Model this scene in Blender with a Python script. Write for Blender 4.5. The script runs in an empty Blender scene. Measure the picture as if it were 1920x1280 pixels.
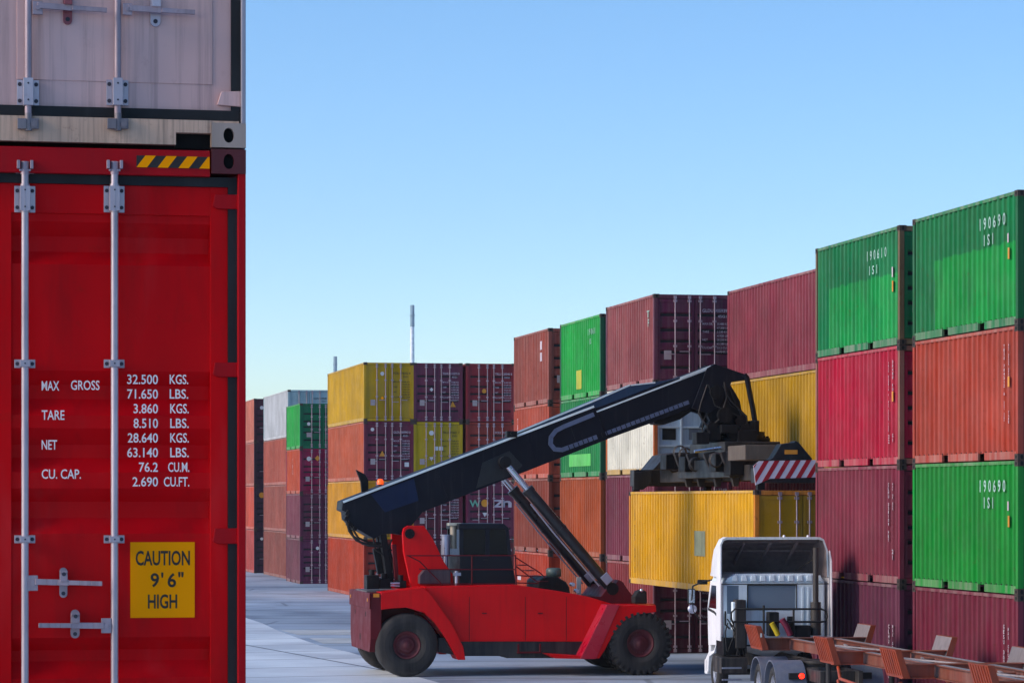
import bpy, bmesh, math, random
from mathutils import Vector, Matrix
random.seed(7)
sc = bpy.context.scene
R = math.radians

# ---------------------------------------------------------------- camera
F, HC, HY = 5400.0, 4.4, 939.0          # focal length in photo pixels, eye height, horizon row of the 1920x1280 photo
cd = bpy.data.cameras.new('camera'); cam = bpy.data.objects.new('camera', cd); sc.collection.objects.link(cam)
cam.location = (0, 0, HC); cam.rotation_euler = (R(90), 0, 0)
cd.sensor_width = 36; cd.lens = F / 1920 * 36; cd.shift_y = (HY - 640) / 1920
cd.clip_start = 0.5; cd.clip_end = 9000
sc.camera = cam

# ---------------------------------------------------------------- light
SUN_AZ, SUN_EL = R(-107), R(27)           # azimuth clockwise from the view direction
w = bpy.data.worlds.new('World'); sc.world = w; w.use_nodes = True
nt = w.node_tree; nt.nodes.clear()
sky = nt.nodes.new('ShaderNodeTexSky'); sky.sky_type = 'NISHITA'; sky.sun_disc = False
sky.sun_elevation = SUN_EL; sky.sun_rotation = SUN_AZ; sky.altitude = 0
sky.air_density = 1.0; sky.dust_density = 1.0; sky.ozone_density = 2.8
bg = nt.nodes.new('ShaderNodeBackground'); bg.inputs['Strength'].default_value = 0.15
wo = nt.nodes.new('ShaderNodeOutputWorld')
tcw = nt.nodes.new('ShaderNodeTexCoord'); mpw = nt.nodes.new('ShaderNodeMapping'); mpw.inputs['Scale'].default_value = (1, 1, 1.55)
hsw = nt.nodes.new('ShaderNodeHueSaturation'); hsw.inputs['Saturation'].default_value = 1.2
nt.links.new(tcw.outputs['Generated'], mpw.inputs[0]); nt.links.new(mpw.outputs[0], sky.inputs[0]); nt.links.new(sky.outputs[0], hsw.inputs['Color'])
nt.links.new(hsw.outputs[0], bg.inputs[0]); nt.links.new(bg.outputs[0], wo.inputs[0])
sl = bpy.data.lights.new('sun', 'SUN'); sl.energy = 1.9; sl.angle = R(20.0); sl.color = (1.0, 0.88, 0.78)
so = bpy.data.objects.new('sun', sl); sc.collection.objects.link(so)
sd = Vector((math.sin(SUN_AZ) * math.cos(SUN_EL), math.cos(SUN_AZ) * math.cos(SUN_EL), math.sin(SUN_EL)))
so.rotation_euler = sd.to_track_quat('Z', 'Y').to_euler(); so.location = sd * 200
vs = sc.view_settings; vs.view_transform = 'Standard'; vs.look = 'None'; vs.exposure = 0.78; vs.gamma = 1
vs.use_curve_mapping = False

# ---------------------------------------------------------------- helpers
TH = R(11.4); CT, ST = math.cos(TH), math.sin(TH)
VV = Vector((CT, ST, 0)); UU = Vector((-ST, CT, 0))    # yard axes: across (right) and along (away)
def at(px, Y, z=0.0): return Vector(((px - 960) / F * Y, Y, z))

def lin(h):
    h = h.lstrip('#'); o = []
    for i in (0, 2, 4):
        v = int(h[i:i+2], 16) / 255
        o.append(v / 12.92 if v <= .04045 else ((v + .055) / 1.055) ** 2.4)
    return tuple(o)

class MB:
    """collects shapes, then links them as one mesh object"""
    def __init__(s): s.v = []; s.f = []; s.m = []; s.sm = []; s.cm = 0; s.cs = False
    def mat(s, i): s.cm = i; return s
    def smooth(s, b): s.cs = b; return s
    def add(s, vs, fs):
        o = len(s.v); s.v += [tuple(v) for v in vs]
        for f in fs: s.f.append([o + i for i in f]); s.m.append(s.cm); s.sm.append(s.cs)
        return s
    def box(s, x0, x1, y0, y1, z0, z1):
        vs = [(x, y, z) for x in (x0, x1) for y in (y0, y1) for z in (z0, z1)]
        return s.add(vs, [(0,1,3,2),(4,6,7,5),(0,4,5,1),(2,3,7,6),(0,2,6,4),(1,5,7,3)])
    def cbox(s, c, sx, sy, sz, rot=None):
        M = rot if rot is not None else Matrix.Identity(3); c = Vector(c)
        vs = [c + M @ Vector((x*sx/2, y*sy/2, z*sz/2)) for x in (-1,1) for y in (-1,1) for z in (-1,1)]
        return s.add(vs, [(0,1,3,2),(4,6,7,5),(0,4,5,1),(2,3,7,6),(0,2,6,4),(1,5,7,3)])
    def bar(s, p0, p1, w, h, up=(0,0,1)):
        """rectangular beam from p0 to p1"""
        p0 = Vector(p0); p1 = Vector(p1); d = (p1-p0).normalized(); u = Vector(up)
        a = d.cross(u).normalized(); b = a.cross(d)
        vs = [p + a*i*w/2 + b*j*h/2 for p in (p0, p1) for i, j in ((-1,-1),(1,-1),(1,1),(-1,1))]
        return s.add(vs, [(0,3,2,1),(4,5,6,7),(0,1,5,4),(1,2,6,5),(2,3,7,6),(3,0,4,7)])
    def tube(s, p0, p1, r, n=12, r1=None, caps=True):
        p0 = Vector(p0); p1 = Vector(p1); d = (p1-p0).normalized(); r1 = r if r1 is None else r1
        a = d.orthogonal().normalized(); b = d.cross(a)
        vs = []
        for p, q in ((p0, r), (p1, r1)):
            vs += [p + (a*math.cos(t) + b*math.sin(t))*q for t in (2*math.pi*i/n for i in range(n))]
        o = s.cs; s.cs = True
        s.add(vs, [(i, (i+1)%n, n+(i+1)%n, n+i) for i in range(n)])
        s.cs = False
        if caps:
            s.add(vs[:n], [tuple(range(n))[::-1]]); s.add(vs[n:], [tuple(range(n))])
        s.cs = o; return s
    def path(s, pts, r, n=8):
        pts = [Vector(p) for p in pts]; rings = []; up = None
        for i, p in enumerate(pts):
            d = (pts[min(i+1, len(pts)-1)] - pts[max(i-1, 0)]).normalized()
            a = d.orthogonal().normalized() if up is None else (up - d*up.dot(d)).normalized()
            up = a; b = d.cross(a)
            rings.append([p + (a*math.cos(t)+b*math.sin(t))*r for t in (2*math.pi*k/n for k in range(n))])
        vs = [v for g in rings for v in g]; o = s.cs; s.cs = True
        s.add(vs, [(g*n+i, g*n+(i+1)%n, (g+1)*n+(i+1)%n, (g+1)*n+i) for g in range(len(pts)-1) for i in range(n)])
        s.cs = False; s.add(rings[0], [tuple(range(n))[::-1]]); s.add(rings[-1], [tuple(range(n))])
        s.cs = o; return s
    def prism(s, poly, axis, a0, a1):
        """poly in the two other axes (cyclic order kept: axis y -> (x,z); x -> (y,z); z -> (x,y)), extruded a0..a1"""
        def P(p, a):
            if axis == 'y': return (p[0], a, p[1])
            if axis == 'x': return (a, p[0], p[1])
            return (p[0], p[1], a)
        n = len(poly); vs = [P(p, a0) for p in poly] + [P(p, a1) for p in poly]
        return s.add(vs, [tuple(range(n)), tuple(range(2*n-1, n-1, -1))] + [(i, (i+1)%n, n+(i+1)%n, n+i) for i in range(n)])
    def revolve(s, prof, c, n=40, axis='y'):
        """prof: (offset along axis, radius)"""
        c = Vector(c); vs = []
        for a, r in prof:
            for i in range(n):
                t = 2*math.pi*i/n; q = (r*math.cos(t), a, r*math.sin(t))
                if axis == 'z': q = (r*math.cos(t), r*math.sin(t), a)
                if axis == 'x': q = (a, r*math.cos(t), r*math.sin(t))
                vs.append(c + Vector(q))
        m = len(prof); o = s.cs; s.cs = True
        s.add(vs, [(j*n+i, j*n+(i+1)%n, (j+1)*n+(i+1)%n, (j+1)*n+i) for j in range(m-1) for i in range(n)])
        s.cs = o; return s
    def build(s, name, mats, parent=None, bevel=0.0, loc=None, auto=False):
        me = bpy.data.meshes.new(name); me.from_pydata(s.v, [], s.f)
        if not isinstance(mats, (list, tuple)): mats = [mats]
        for m in mats: me.materials.append(m)
        me.polygons.foreach_set('material_index', s.m); me.polygons.foreach_set('use_smooth', s.sm)
        b = bmesh.new(); b.from_mesh(me); bmesh.ops.recalc_face_normals(b, faces=b.faces); b.to_mesh(me); b.free()
        me.update(); ob = bpy.data.objects.new(name, me); sc.collection.objects.link(ob)
        if parent: ob.parent = parent
        if loc: ob.location = loc
        if bevel:
            bv = ob.modifiers.new('bevel', 'BEVEL'); bv.width = bevel; bv.segments = 2; bv.limit_method = 'ANGLE'; bv.angle_limit = R(40)
        return ob

def thing(name, label, cat, loc=(0,0,0), rz=0.0, group=None):
    o = bpy.data.objects.new(name, None); sc.collection.objects.link(o); o.empty_display_size = .3
    o.location = loc; o.rotation_euler = (0, 0, rz); o['label'] = label; o['category'] = cat
    if group: o['group'] = group
    return o

# ---------------------------------------------------------------- materials
def N(t, ty, **kw):
    n = t.nodes.new(ty)
    for k, v in kw.items():
        if k in ('loc',): continue
        if k[0] == '_': n.inputs[k[1:].replace('_', ' ')].default_value = v
        else: setattr(n, k, v)
    return n
MATS = {}
def mat(name, col, rough=.5, metal=0.0, var=.18, streak=.25, rust=.0, bump=.12, rustcol='#5a2c16', dust=0.0, scale=1.0, patch=None, spec=.5, vstreak=(5,5,.28), satlo=.95):
    """painted or bare surface: tone noise, vertical streaks, rust spots, dusty veil, uneven gloss, fine bump"""
    if name in MATS: return MATS[name]
    m = bpy.data.materials.new(name); m.use_nodes = True; t = m.node_tree; t.nodes.clear(); L = t.links.new
    out = N(t, 'ShaderNodeOutputMaterial'); bs = N(t, 'ShaderNodeBsdfPrincipled'); L(bs.outputs[0], out.inputs[0])
    bs.inputs['Metallic'].default_value = metal; bs.inputs['Specular IOR Level'].default_value = spec
    tc = N(t, 'ShaderNodeTexCoord'); oi = N(t, 'ShaderNodeObjectInfo')
    ml = N(t, 'ShaderNodeVectorMath', operation='SCALE'); ml.inputs[0].default_value = (37, 91, 53); L(oi.outputs['Random'], ml.inputs['Scale'])
    ad = N(t, 'ShaderNodeVectorMath', operation='ADD'); L(tc.outputs['Object'], ad.inputs[0]); L(ml.outputs[0], ad.inputs[1])
    def noise(sc_, det=4, vec=None, rg=.55):
        n = N(t, 'ShaderNodeTexNoise'); n.inputs['Scale'].default_value = sc_; n.inputs['Detail'].default_value = det
        n.inputs['Roughness'].default_value = rg; L(vec or ad.outputs[0], n.inputs['Vector']); return n
    def ramp(src, a, b, lo=0, hi=1):
        r = N(t, 'ShaderNodeMapRange'); r.inputs[1].default_value = a; r.inputs[2].default_value = b
        r.inputs[3].default_value = lo; r.inputs[4].default_value = hi; L(src, r.inputs[0]); return r.outputs[0]
    def mix(fac, a, b, mode='MIX'):
        x = N(t, 'ShaderNodeMix', data_type='RGBA', blend_type=mode)
        if isinstance(fac, (int, float)): x.inputs[0].default_value = fac
        else: L(fac, x.inputs[0])
        for i, q in ((6, a), (7, b)):
            if isinstance(q, tuple): x.inputs[i].default_value = (*q, 1)
            else: L(q, x.inputs[i])
        return x.outputs[2]
    base = lin(col) if isinstance(col, str) else col
    cur = base
    if patch:                                   # a repainted area with edges of its own: (y0, y1, z0, z1, colour)
        sx = N(t, 'ShaderNodeSeparateXYZ'); L(tc.outputs['Object'], sx.inputs[0])
        wv = noise(2.2, 2)
        def edge(sock, v, sgn):
            a = N(t, 'ShaderNodeMath', operation='MULTIPLY_ADD'); L(wv.outputs[0], a.inputs[0]); a.inputs[1].default_value = .25; L(sock, a.inputs[2])
            return ramp(a.outputs[0], v + .125 - .02*sgn, v + .125 + .02*sgn)
        e = None
        for sock, v, sg in ((sx.outputs[1], patch[0], 1), (sx.outputs[1], patch[1], -1), (sx.outputs[2], patch[2], 1), (sx.outputs[2], patch[3], -1)):
            q = edge(sock, v, sg)
            if e is None: e = q
            else:
                mm = N(t, 'ShaderNodeMath', operation='MULTIPLY'); L(e, mm.inputs[0]); L(q, mm.inputs[1]); e = mm.outputs[0]
        cur = mix(e, cur, rich(patch[4]))
    nb = noise(.55*scale, 5)
    dk = mix(ramp(nb.outputs[0], .35, .7), cur, (0, 0, 0)) if False else None
    f1 = N(t, 'ShaderNodeHueSaturation'); 
    if isinstance(cur, tuple): f1.inputs['Color'].default_value = (*cur, 1)
    else: L(cur, f1.inputs['Color'])
    L(ramp(nb.outputs[0], .3, .7, 1-var, 1+var), f1.inputs['Value'])
    L(ramp(noise(1.3*scale, 3).outputs[0], .3, .7, 1.03, satlo), f1.inputs['Saturation'])
    cur = f1.outputs[0]
    mp = N(t, 'ShaderNodeMapping'); mp.inputs['Scale'].default_value = vstreak; L(ad.outputs[0], mp.inputs[0])
    st = noise(1.6*scale, 5, mp.outputs[0], .65)
    if streak: cur = mix(ramp(st.outputs[0], .48, .78, 0, streak*1.6), cur, tuple(x*.30+.006 for x in base))
    if dust: cur = mix(ramp(noise(.9*scale, 6, mp.outputs[0], .7).outputs[0], .38, .72, 0, dust), cur, lin('#a89c90'))
    if var > .15:
        fb = noise(.9*scale, 3, None, .4); cur = mix(ramp(fb.outputs[0], .52, .62, 0, .22), cur, tuple(min(1, v*.55+.012) for v in base))
        fc = noise(1.7*scale, 4, mp.outputs[0], .6); cur = mix(ramp(fc.outputs[0], .55, .75, 0, .25), cur, tuple(min(1, v*1.15+.05) for v in base))
    if rust:
        rn = noise(7*scale, 7, None, .7); cur = mix(ramp(rn.outputs[0], .60-.06*rust, .70, 0, min(1, rust*1.5)), cur, lin(rustcol))
        rs = noise(2.6*scale, 6, mp.outputs[0], .75); cur = mix(ramp(rs.outputs[0], .60, .80, 0, min(1, rust*1.3)), cur, lin(rustcol))
    L(cur, bs.inputs['Base Color'])
    L(ramp(noise(3*scale, 5).outputs[0], .3, .7, max(.05, rough-.1), min(1, rough+.14)), bs.inputs['Roughness'])
    if bump:
        bp = N(t, 'ShaderNodeBump'); bp.inputs['Strength'].default_value = bump; bp.inputs['Distance'].default_value = .05
        b2 = noise(1.1*scale, 6, None, .5); L(b2.outputs[0], bp.inputs['Height']); L(bp.outputs[0], bs.inputs['Normal'])
    MATS[name] = m; return m

def rich(h, s=1.16, g=.86):
    c = lin(h); l = .3*c[0] + .6*c[1] + .1*c[2]
    return tuple(min(.85, max(.002, (l + (v-l)*s)*g)) for v in c)
def paint(col, wear=.5, patch=None, side_rough=.5):
    return mat(f'container_paint_{col}_{wear}_{"p" if patch else ""}', rich(col), rough=side_rough, streak=.42*wear, rust=.42*wear, var=.20, dust=.16*wear, bump=.3, patch=patch, spec=.12)

def rail(col): return mat(f'dusty_lit_rail_paint_{col}', rich(col), rough=.6, streak=.3, rust=.25, var=.2, dust=.5, bump=.1, spec=.2)  # pale dust veil also paints in the light that rails catch
M_black = mat('black_rubber_seal', '#0b0c10', .7, streak=.0, var=.3)
M_dark = mat('dark_recess', '#060607', .9, streak=0, var=.1, bump=0)
M_galv = mat('galvanised_steel', '#b4a8b0', .42, .55, streak=.25, var=.14, rust=.12, rustcol='#7c5a50', scale=3)
M_galvd = mat('dull_galvanised_steel', '#a4929a', .5, .5, streak=.35, var=.15, rust=.2, rustcol='#6d4a44', scale=3)
M_white = mat('white_lettering_paint', '#c8c4c4', .55, streak=.1, var=.08, bump=0, scale=4)
M_lett = mat('worn_white_lettering_paint', '#b9aab2', .6, streak=.25, var=.15, bump=0, scale=2)
M_blackp = mat('black_lettering_paint', '#1c1410', .55, streak=0, var=.1, bump=0)
M_castrust = mat('rusted_corner_fitting', '#3a2c24', .75, streak=.3, rust=.5, var=.3)
M_yel = mat('yellow_sticker', (1.0, .33, .0), .6, streak=0, var=.03, bump=0, spec=.05, satlo=1.0)
M_tan = mat('paper_placard', '#9c9092', .6, streak=.1, var=.1, bump=0)
M_orangep = mat('orange_placard', '#c9820c', .5, streak=.1, var=.1, bump=0)

# ---------------------------------------------------------------- lettering
GL = {}
def glyphs(body, weight=0.0):
    k = (body, weight)
    if k in GL: return GL[k]
    cu = bpy.data.curves.new('t', 'FONT'); cu.body = body; cu.size = 1; cu.offset = weight; cu.resolution_u = 3
    ob = bpy.data.objects.new('t', cu); sc.collection.objects.link(ob)
    dg = bpy.context.evaluated_depsgraph_get(); dg.update()
    me = bpy.data.meshes.new_from_object(ob.evaluated_get(dg))
    vs = [(v.co.x, v.co.y) for v in me.vertices]; fs = [tuple(p.vertices) for p in me.polygons]
    bpy.data.objects.remove(ob); bpy.data.curves.remove(cu); bpy.data.meshes.remove(me)
    GL[k] = (vs, fs); return GL[k]
def put_text(mb, body, x0, x1, z0, z1, y, weight=0.0, fn=None):
    """text fitted to the rectangle; default plane faces -y"""
    vs, fs = glyphs(body, weight)
    if not vs: return
    ax = min(v[0] for v in vs); bx = max(v[0] for v in vs); az = min(v[1] for v in vs); bz = max(v[1] for v in vs)
    fn = fn or (lambda a, b: (a, y, b))
    if len(body) == 1 and (bx-ax) < .35*(bz-az):       # a narrow sign keeps its own width
        c_, h_ = (x0+x1)/2, (x1-x0)/2*max(.3, (bx-ax)/(bz-az)/.7); x0, x1 = c_-h_, c_+h_
    mb.add([fn(x0 + (v[0]-ax)/(bx-ax)*(x1-x0), z0 + (v[1]-az)/(bz-az)*(z1-z0)) for v in vs], fs)

# ---------------------------------------------------------------- ground, haze
def ground_mat():
    m = bpy.data.materials.new('weathered_yard_asphalt'); m.use_nodes = True; t = m.node_tree; L = t.links.new
    bs = t.nodes['Principled BSDF']; tc = N(t, 'ShaderNodeTexCoord')
    mp = N(t, 'ShaderNodeMapping'); mp.inputs['Scale'].default_value = (.14, .14, .14); L(tc.outputs['Object'], mp.inputs[0])
    n1 = N(t, 'ShaderNodeTexNoise'); n1.inputs['Scale'].default_value = 1; n1.inputs['Detail'].default_value = 7; L(mp.outputs[0], n1.inputs[0])
    n2 = N(t, 'ShaderNodeTexNoise'); n2.inputs['Scale'].default_value = 30; n2.inputs['Detail'].default_value = 6; L(mp.outputs[0], n2.inputs[0])
    r1 = N(t, 'ShaderNodeValToRGB'); r1.color_ramp.elements[0].position = .38; r1.color_ramp.elements[1].position = .60
    r1.color_ramp.elements[0].color = (.25, .31, .40, 1); r1.color_ramp.elements[1].color = (.42, .50, .60, 1); L(n1.outputs[0], r1.inputs[0])
    mx = N(t, 'ShaderNodeMix', data_type='RGBA', blend_type='MULTIPLY'); mx.inputs[0].default_value = .5
    L(r1.outputs[0], mx.inputs[6]); r2 = N(t, 'ShaderNodeValToRGB'); r2.color_ramp.elements[0].color = (.55,.55,.55,1); L(n2.outputs[0], r2.inputs[0]); L(r2.outputs[0], mx.inputs[7])
    # long rubber marks, patches of spilt oil, hairline cracks
    wv = N(t, 'ShaderNodeTexWave', wave_type='RINGS'); wv.inputs['Scale'].default_value = .55; wv.inputs['Distortion'].default_value = 7; wv.inputs['Detail'].default_value = 2; wv.inputs['Detail Scale'].default_value = .6; L(mp.outputs[0], wv.inputs[0])
    def rg(src, a, b, lo, hi):
        r = N(t, 'ShaderNodeMapRange'); r.inputs[1].default_value = a; r.inputs[2].default_value = b; r.inputs[3].default_value = lo; r.inputs[4].default_value = hi; L(src, r.inputs[0]); return r.outputs[0]
    def mul(a, b, f=1.0):
        x = N(t, 'ShaderNodeMix', data_type='RGBA', blend_type='MULTIPLY'); x.inputs[0].default_value = f; L(a, x.inputs[6]); L(b, x.inputs[7]); return x.outputs[2]
    n3 = N(t, 'ShaderNodeTexNoise'); n3.inputs['Scale'].default_value = 3.2; n3.inputs['Detail'].default_value = 4; L(mp.outputs[0], n3.inputs[0])
    n4 = N(t, 'ShaderNodeTexNoise'); n4.inputs['Scale'].default_value = .45; n4.inputs['Detail'].default_value = 3; L(mp.outputs[0], n4.inputs[0])
    vo = N(t, 'ShaderNodeTexVoronoi', feature='DISTANCE_TO_EDGE'); vo.inputs['Scale'].default_value = .8; L(mp.outputs[0], vo.inputs[0])
    c = mul(mx.outputs[2], rg(wv.outputs['Fac'], .90, .97, 1.0, .72)); c = mul(c, rg(n3.outputs[0], .60, .68, 1.0, .70)); c = mul(c, rg(n4.outputs[0], .45, .62, 1.08, .80)); c = mul(c, rg(vo.outputs['Distance'], .004, .010, .6, 1.0))
    L(c, bs.inputs['Base Color']); bs.inputs['Roughness'].default_value = .62
    return m
def slab_mat():
    m = bpy.data.materials.new('pale_concrete_paving'); m.use_nodes = True; t = m.node_tree; L = t.links.new
    bs = t.nodes['Principled BSDF']; tc = N(t, 'ShaderNodeTexCoord')
    mp = N(t, 'ShaderNodeMapping'); mp.inputs['Rotation'].default_value = (0, 0, R(-20)); mp.inputs['Scale'].default_value = (.16, .16, .16); L(tc.outputs['Object'], mp.inputs[0])
    br = N(t, 'ShaderNodeTexBrick'); br.inputs['Scale'].default_value = 1.0; br.inputs['Mortar Size'].default_value = .010; br.offset = 0.0
    br.inputs['Brick Width'].default_value = .9; br.inputs['Row Height'].default_value = .62; br.inputs['Mortar Smooth'].default_value = .3
    br.inputs['Color1'].default_value = (.72, .78, .82, 1); br.inputs['Color2'].default_value = (.80, .84, .86, 1); br.inputs['Mortar'].default_value = (.09, .09, .11, 1)
    L(mp.outputs[0], br.inputs[0])
    n1 = N(t, 'ShaderNodeTexNoise'); n1.inputs['Scale'].default_value = 1.3; n1.inputs['Detail'].default_value = 8; L(mp.outputs[0], n1.inputs[0])
    r2 = N(t, 'ShaderNodeValToRGB'); r2.color_ramp.elements[0].color = (.5,.5,.53,1); r2.color_ramp.elements[0].position = .35; r2.color_ramp.elements[1].position = .62; L(n1.outputs[0], r2.inputs[0])
    mx = N(t, 'ShaderNodeMix', data_type='RGBA', blend_type='MULTIPLY'); mx.inputs[0].default_value = .8
    L(br.outputs[0], mx.inputs[6]); L(r2.outputs[0], mx.inputs[7]); L(mx.outputs[2], bs.inputs['Base Color']); bs.inputs['Roughness'].default_value = .5
    return m
def flat(name, pts, z, m, kind='structure'):
    o = MB().add([(p[0], p[1], z) for p in pts], [tuple(range(len(pts)))]).build(name, m); o['kind'] = kind; return o
flat('ground', [(-4000, -200), (4000, -200), (4000, 6000), (-4000, 6000)], 0, ground_mat())
def gp(px, py):                             # a point of the yard floor seen at this photo pixel
    Y = F*HC/(py-HY); return ((px-960)/F*Y, Y)
SLAB = slab_mat()
flat('concrete_apron', [gp(380,1152), gp(462,1158), gp(492,1168), gp(522,1182), gp(560,1196), gp(600,1210), gp(655,1222), gp(700,1236), gp(760,1262), gp(900,1300), gp(1100, 1500), gp(200,1500), gp(200,1200)], .004, SLAB)
M_line = mat('faded_road_paint', '#b9bcbc', .6, streak=.0, var=.25, bump=0)
def stripe(a, b, c, d): flat('road_line', [gp(*a), gp(*b), gp(*c), gp(*d)], .008, M_line)
stripe((525,1181),(760,1180),(760,1189),(560,1190))
stripe((580,1196),(760,1196),(760,1204),(606,1206))
# ---------------------------------------------------------------- shipping containers
def corrug(y0, y1, xo, sign, pitch=.278, depth=.044):
    """trapezoid profile along y: list of (y, x)"""
    n = max(1, round((y1-y0)/pitch)); p = (y1-y0)/n; pts = []
    for i in range(n):
        a = y0 + i*p
        for f, d in ((0, 1), (.32, 1), (.42, 0), (.72, 0), (.82, 1)):
            pts.append((a+f*p, xo + sign*d*depth))
    pts.append((y1, xo + sign*depth)); return pts
def wall(mb, prof, z0, z1, th=.0):
    vs = [(x, y, z) for z in (z0, z1) for y, x in prof]; n = len(prof)
    mb.add(vs, [(i, i+1, n+i+1, n+i) for i in range(n-1)])

def container(label, corner, z0, col, door=None, L=6.06, W=2.438, H=2.591, group=None, rz=TH, far=False, wear=.5, patch=None, post=None,
              text=None, vtext=None, dtext=True, door_shade=None, style='box', sidedec=None, doordec=None, sill=None, name='shipping_container'):
    """corner: left corner nearest the camera (door end) on the plan; doors face -y"""
    c = Vector((corner[0], corner[1], 0)) + (VV*W/2 + UU*L/2 if rz == TH else Vector())
    t = thing(name, label, 'container', (c.x, c.y, z0), rz, group)
    P = paint(col, wear, patch); PD = paint(door_shade, wear) if door_shade else (paint(col, wear) if patch else P)  # darker door colour, mostly the shade of that end painted in
    PO = paint(post, .9) if post else PD
    y0, y1 = -L/2, L/2; xl, xr = -W/2, W/2
    f = MB().mat(0)
    for x in (xl, xr-.11):
        for ya, yb in ((y0, y0+.12), (y1-.12, y1)): f.box(x, x+.11, ya, yb, .118, H-.118)
    f.box(xl+.11, xr-.11, y0+.002, y0+.10, H-.125, H-.012); f.box(xl+.11, xr-.11, y0+.002, y0+.10, .012, .13)
    f.box(xl+.11, xr-.11, y1-.10, y1-.002, H-.125, H-.012); f.box(xl+.11, xr-.11, y1-.10, y1-.002, .012, .13)
    f.build('frame', PO, t, bevel=0 if far else .006)
    r = MB()
    for x in (xl+.002, xr-.062): r.box(x, x+.06, y0+.12, y1-.12, H-.075, H-.01)
    r.build('top_rail', rail(col), t)
    b = MB(); ps = [(y0+.12, y1-.12)]
    if L < 7: ps = [(y0+.12, -1.22), (-.86, .86), (1.22, y1-.12)]
    for x in (xl+.004, xr-.054):
        for a, c_ in ps: b.box(x, x+.05, a, c_, .012, .165)
    b.build('bottom_rail', rail(sill or col), t)
    cf = MB()
    for x in (xl-.003, xr-.159):
        for y in (y0-.003, y1-.175):
            for z in (0, H-.118): cf.mat(0).box(x, x+.162, y, y+.178, z, z+.118)
    if not far:  # flat dark discs stand for the shade inside the fitting holes
        for z in (.03, H-.088):
            for y in (y0+.086, y1-.086): cf.mat(1).prism([(y+.042*math.cos(a), z+.029+.034*math.sin(a)) for a in (k*math.pi/5 for k in range(10))], 'x', xl-.006, xl-.0031)
            for x in (xl+.08, xr-.08): cf.mat(1).prism([(x+.03*math.cos(a), z+.029+.045*math.sin(a)) for a in (k*math.pi/5 for k in range(10))], 'y', y0-.006, y0-.0031)
    cf.build('corner_fitting', [M_castrust, M_dark], t)
    for sx, xo in ((1, xl+.012), (-1, xr-.012)):
        s = MB(); wall(s, corrug(y0+.10, y1-.10, xo, sx, .278 if not far else .36), .15, H-.06); s.build('side_panel', P, t)
    MB().box(xl+.03, xr-.03, y0+.05, y1-.05, H-.045, H-.02).build('roof', P, t)
    MB().box(xl+.05, xr-.05, y0+.08, y1-.05, .165, .19).build('floor', M_dark, t)
    e = MB(); n = 9
    pr = []
    for i in range(n):
        a = xl+.11 + i*(W-.22)/n; p = (W-.22)/n
        pr += [(a, y1-.06), (a+.3*p, y1-.06), (a+.42*p, y1-.02), (a+.85*p, y1-.02)]
    pr.append((xr-.11, y1-.06)); vs = [(x, y, z) for z in (.13, H-.12) for x, y in pr]; k = len(pr)
    e.add(vs, [(i, i+1, k+i+1, k+i) for i in range(k-1)]); e.build('end_panel', P, t)
    # door end
    yd = y0+.035
    if style == 'reefer': reefer_end(t, xl, xr, y0, H, PD)
    else:
        MB().box(xl+.11, xr-.11, yd+.03, yd+.05, .13, H-.125).build('door_seal', M_black, t)
        lw = (W-.22-.03)/2; plain = style == 'plain'
        for k, a in enumerate((xl+.115, xl+.115+lw+.02)):
            d = MB(); za, zb = .145, H-.14
            d.box(a, a+.075, yd-.018, yd+.028, za, zb); d.box(a+lw-.075, a+lw, yd-.018, yd+.028, za, zb)
            d.box(a+.075, a+lw-.075, yd-.018, yd+.028, za, za+.09); d.box(a+.075, a+lw-.075, yd-.018, yd+.028, zb-.09, zb)
            zs = [(za+.09, 0)]; gs = (.14, .33, .47, .61, .80) if not plain else ()
            hh = zb-za
            for g in gs:
                zc = za + g*hh; zs += [(zc-.075, 0), (zc-.035, .036), (zc+.035, .036), (zc+.075, 0)]
            zs.append((zb-.09, 0)); n = len(zs)
            d.add([(x, yd-.004+dy, z) for x in (a+.075, a+lw-.075) for z, dy in zs], [(i, i+1, n+i+1, n+i) for i in range(n-1)])
            if plain:
                for g in (.33, .62, .82): d.box(a+.075, a+lw-.075, yd-.012, yd-.004, za+g*hh-.01, za+g*hh+.01)
            hx = a-.055 if k == 0 else a+lw-.03
            for g in (.06, .35, .65, .94): d.box(hx, hx+.085, yd-.03, yd-.0185, za+g*hh-.035, za+g*hh+.035)
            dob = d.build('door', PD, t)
            for bx in ((a+lw*.47, a+lw*.86) if k == 0 else (a+lw*.14, a+lw*.53)):
                br = MB().mat(0).tube((bx, yd-.045, .075), (bx, yd-.045, H-.06), .019, 8)
                for z in (.09, H-.09): br.box(bx-.045, bx+.045, yd-.065, yd-.032, z-.05, z+.04)
                for z in (.2, .42*H, .7*H, H-.2): br.box(bx-.055, bx+.055, yd-.06, yd-.0185, z-.03, z+.03)
                hz = .36*H if (bx-a) > lw*.5 else .33*H; s_ = -1 if k == 0 else 1
                br.box(min(bx, bx+s_*.30), max(bx, bx+s_*.30), yd-.075, yd-.062, hz-.014, hz+.014)
                br.build('locking_bar', M_galvd, dob)
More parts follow.
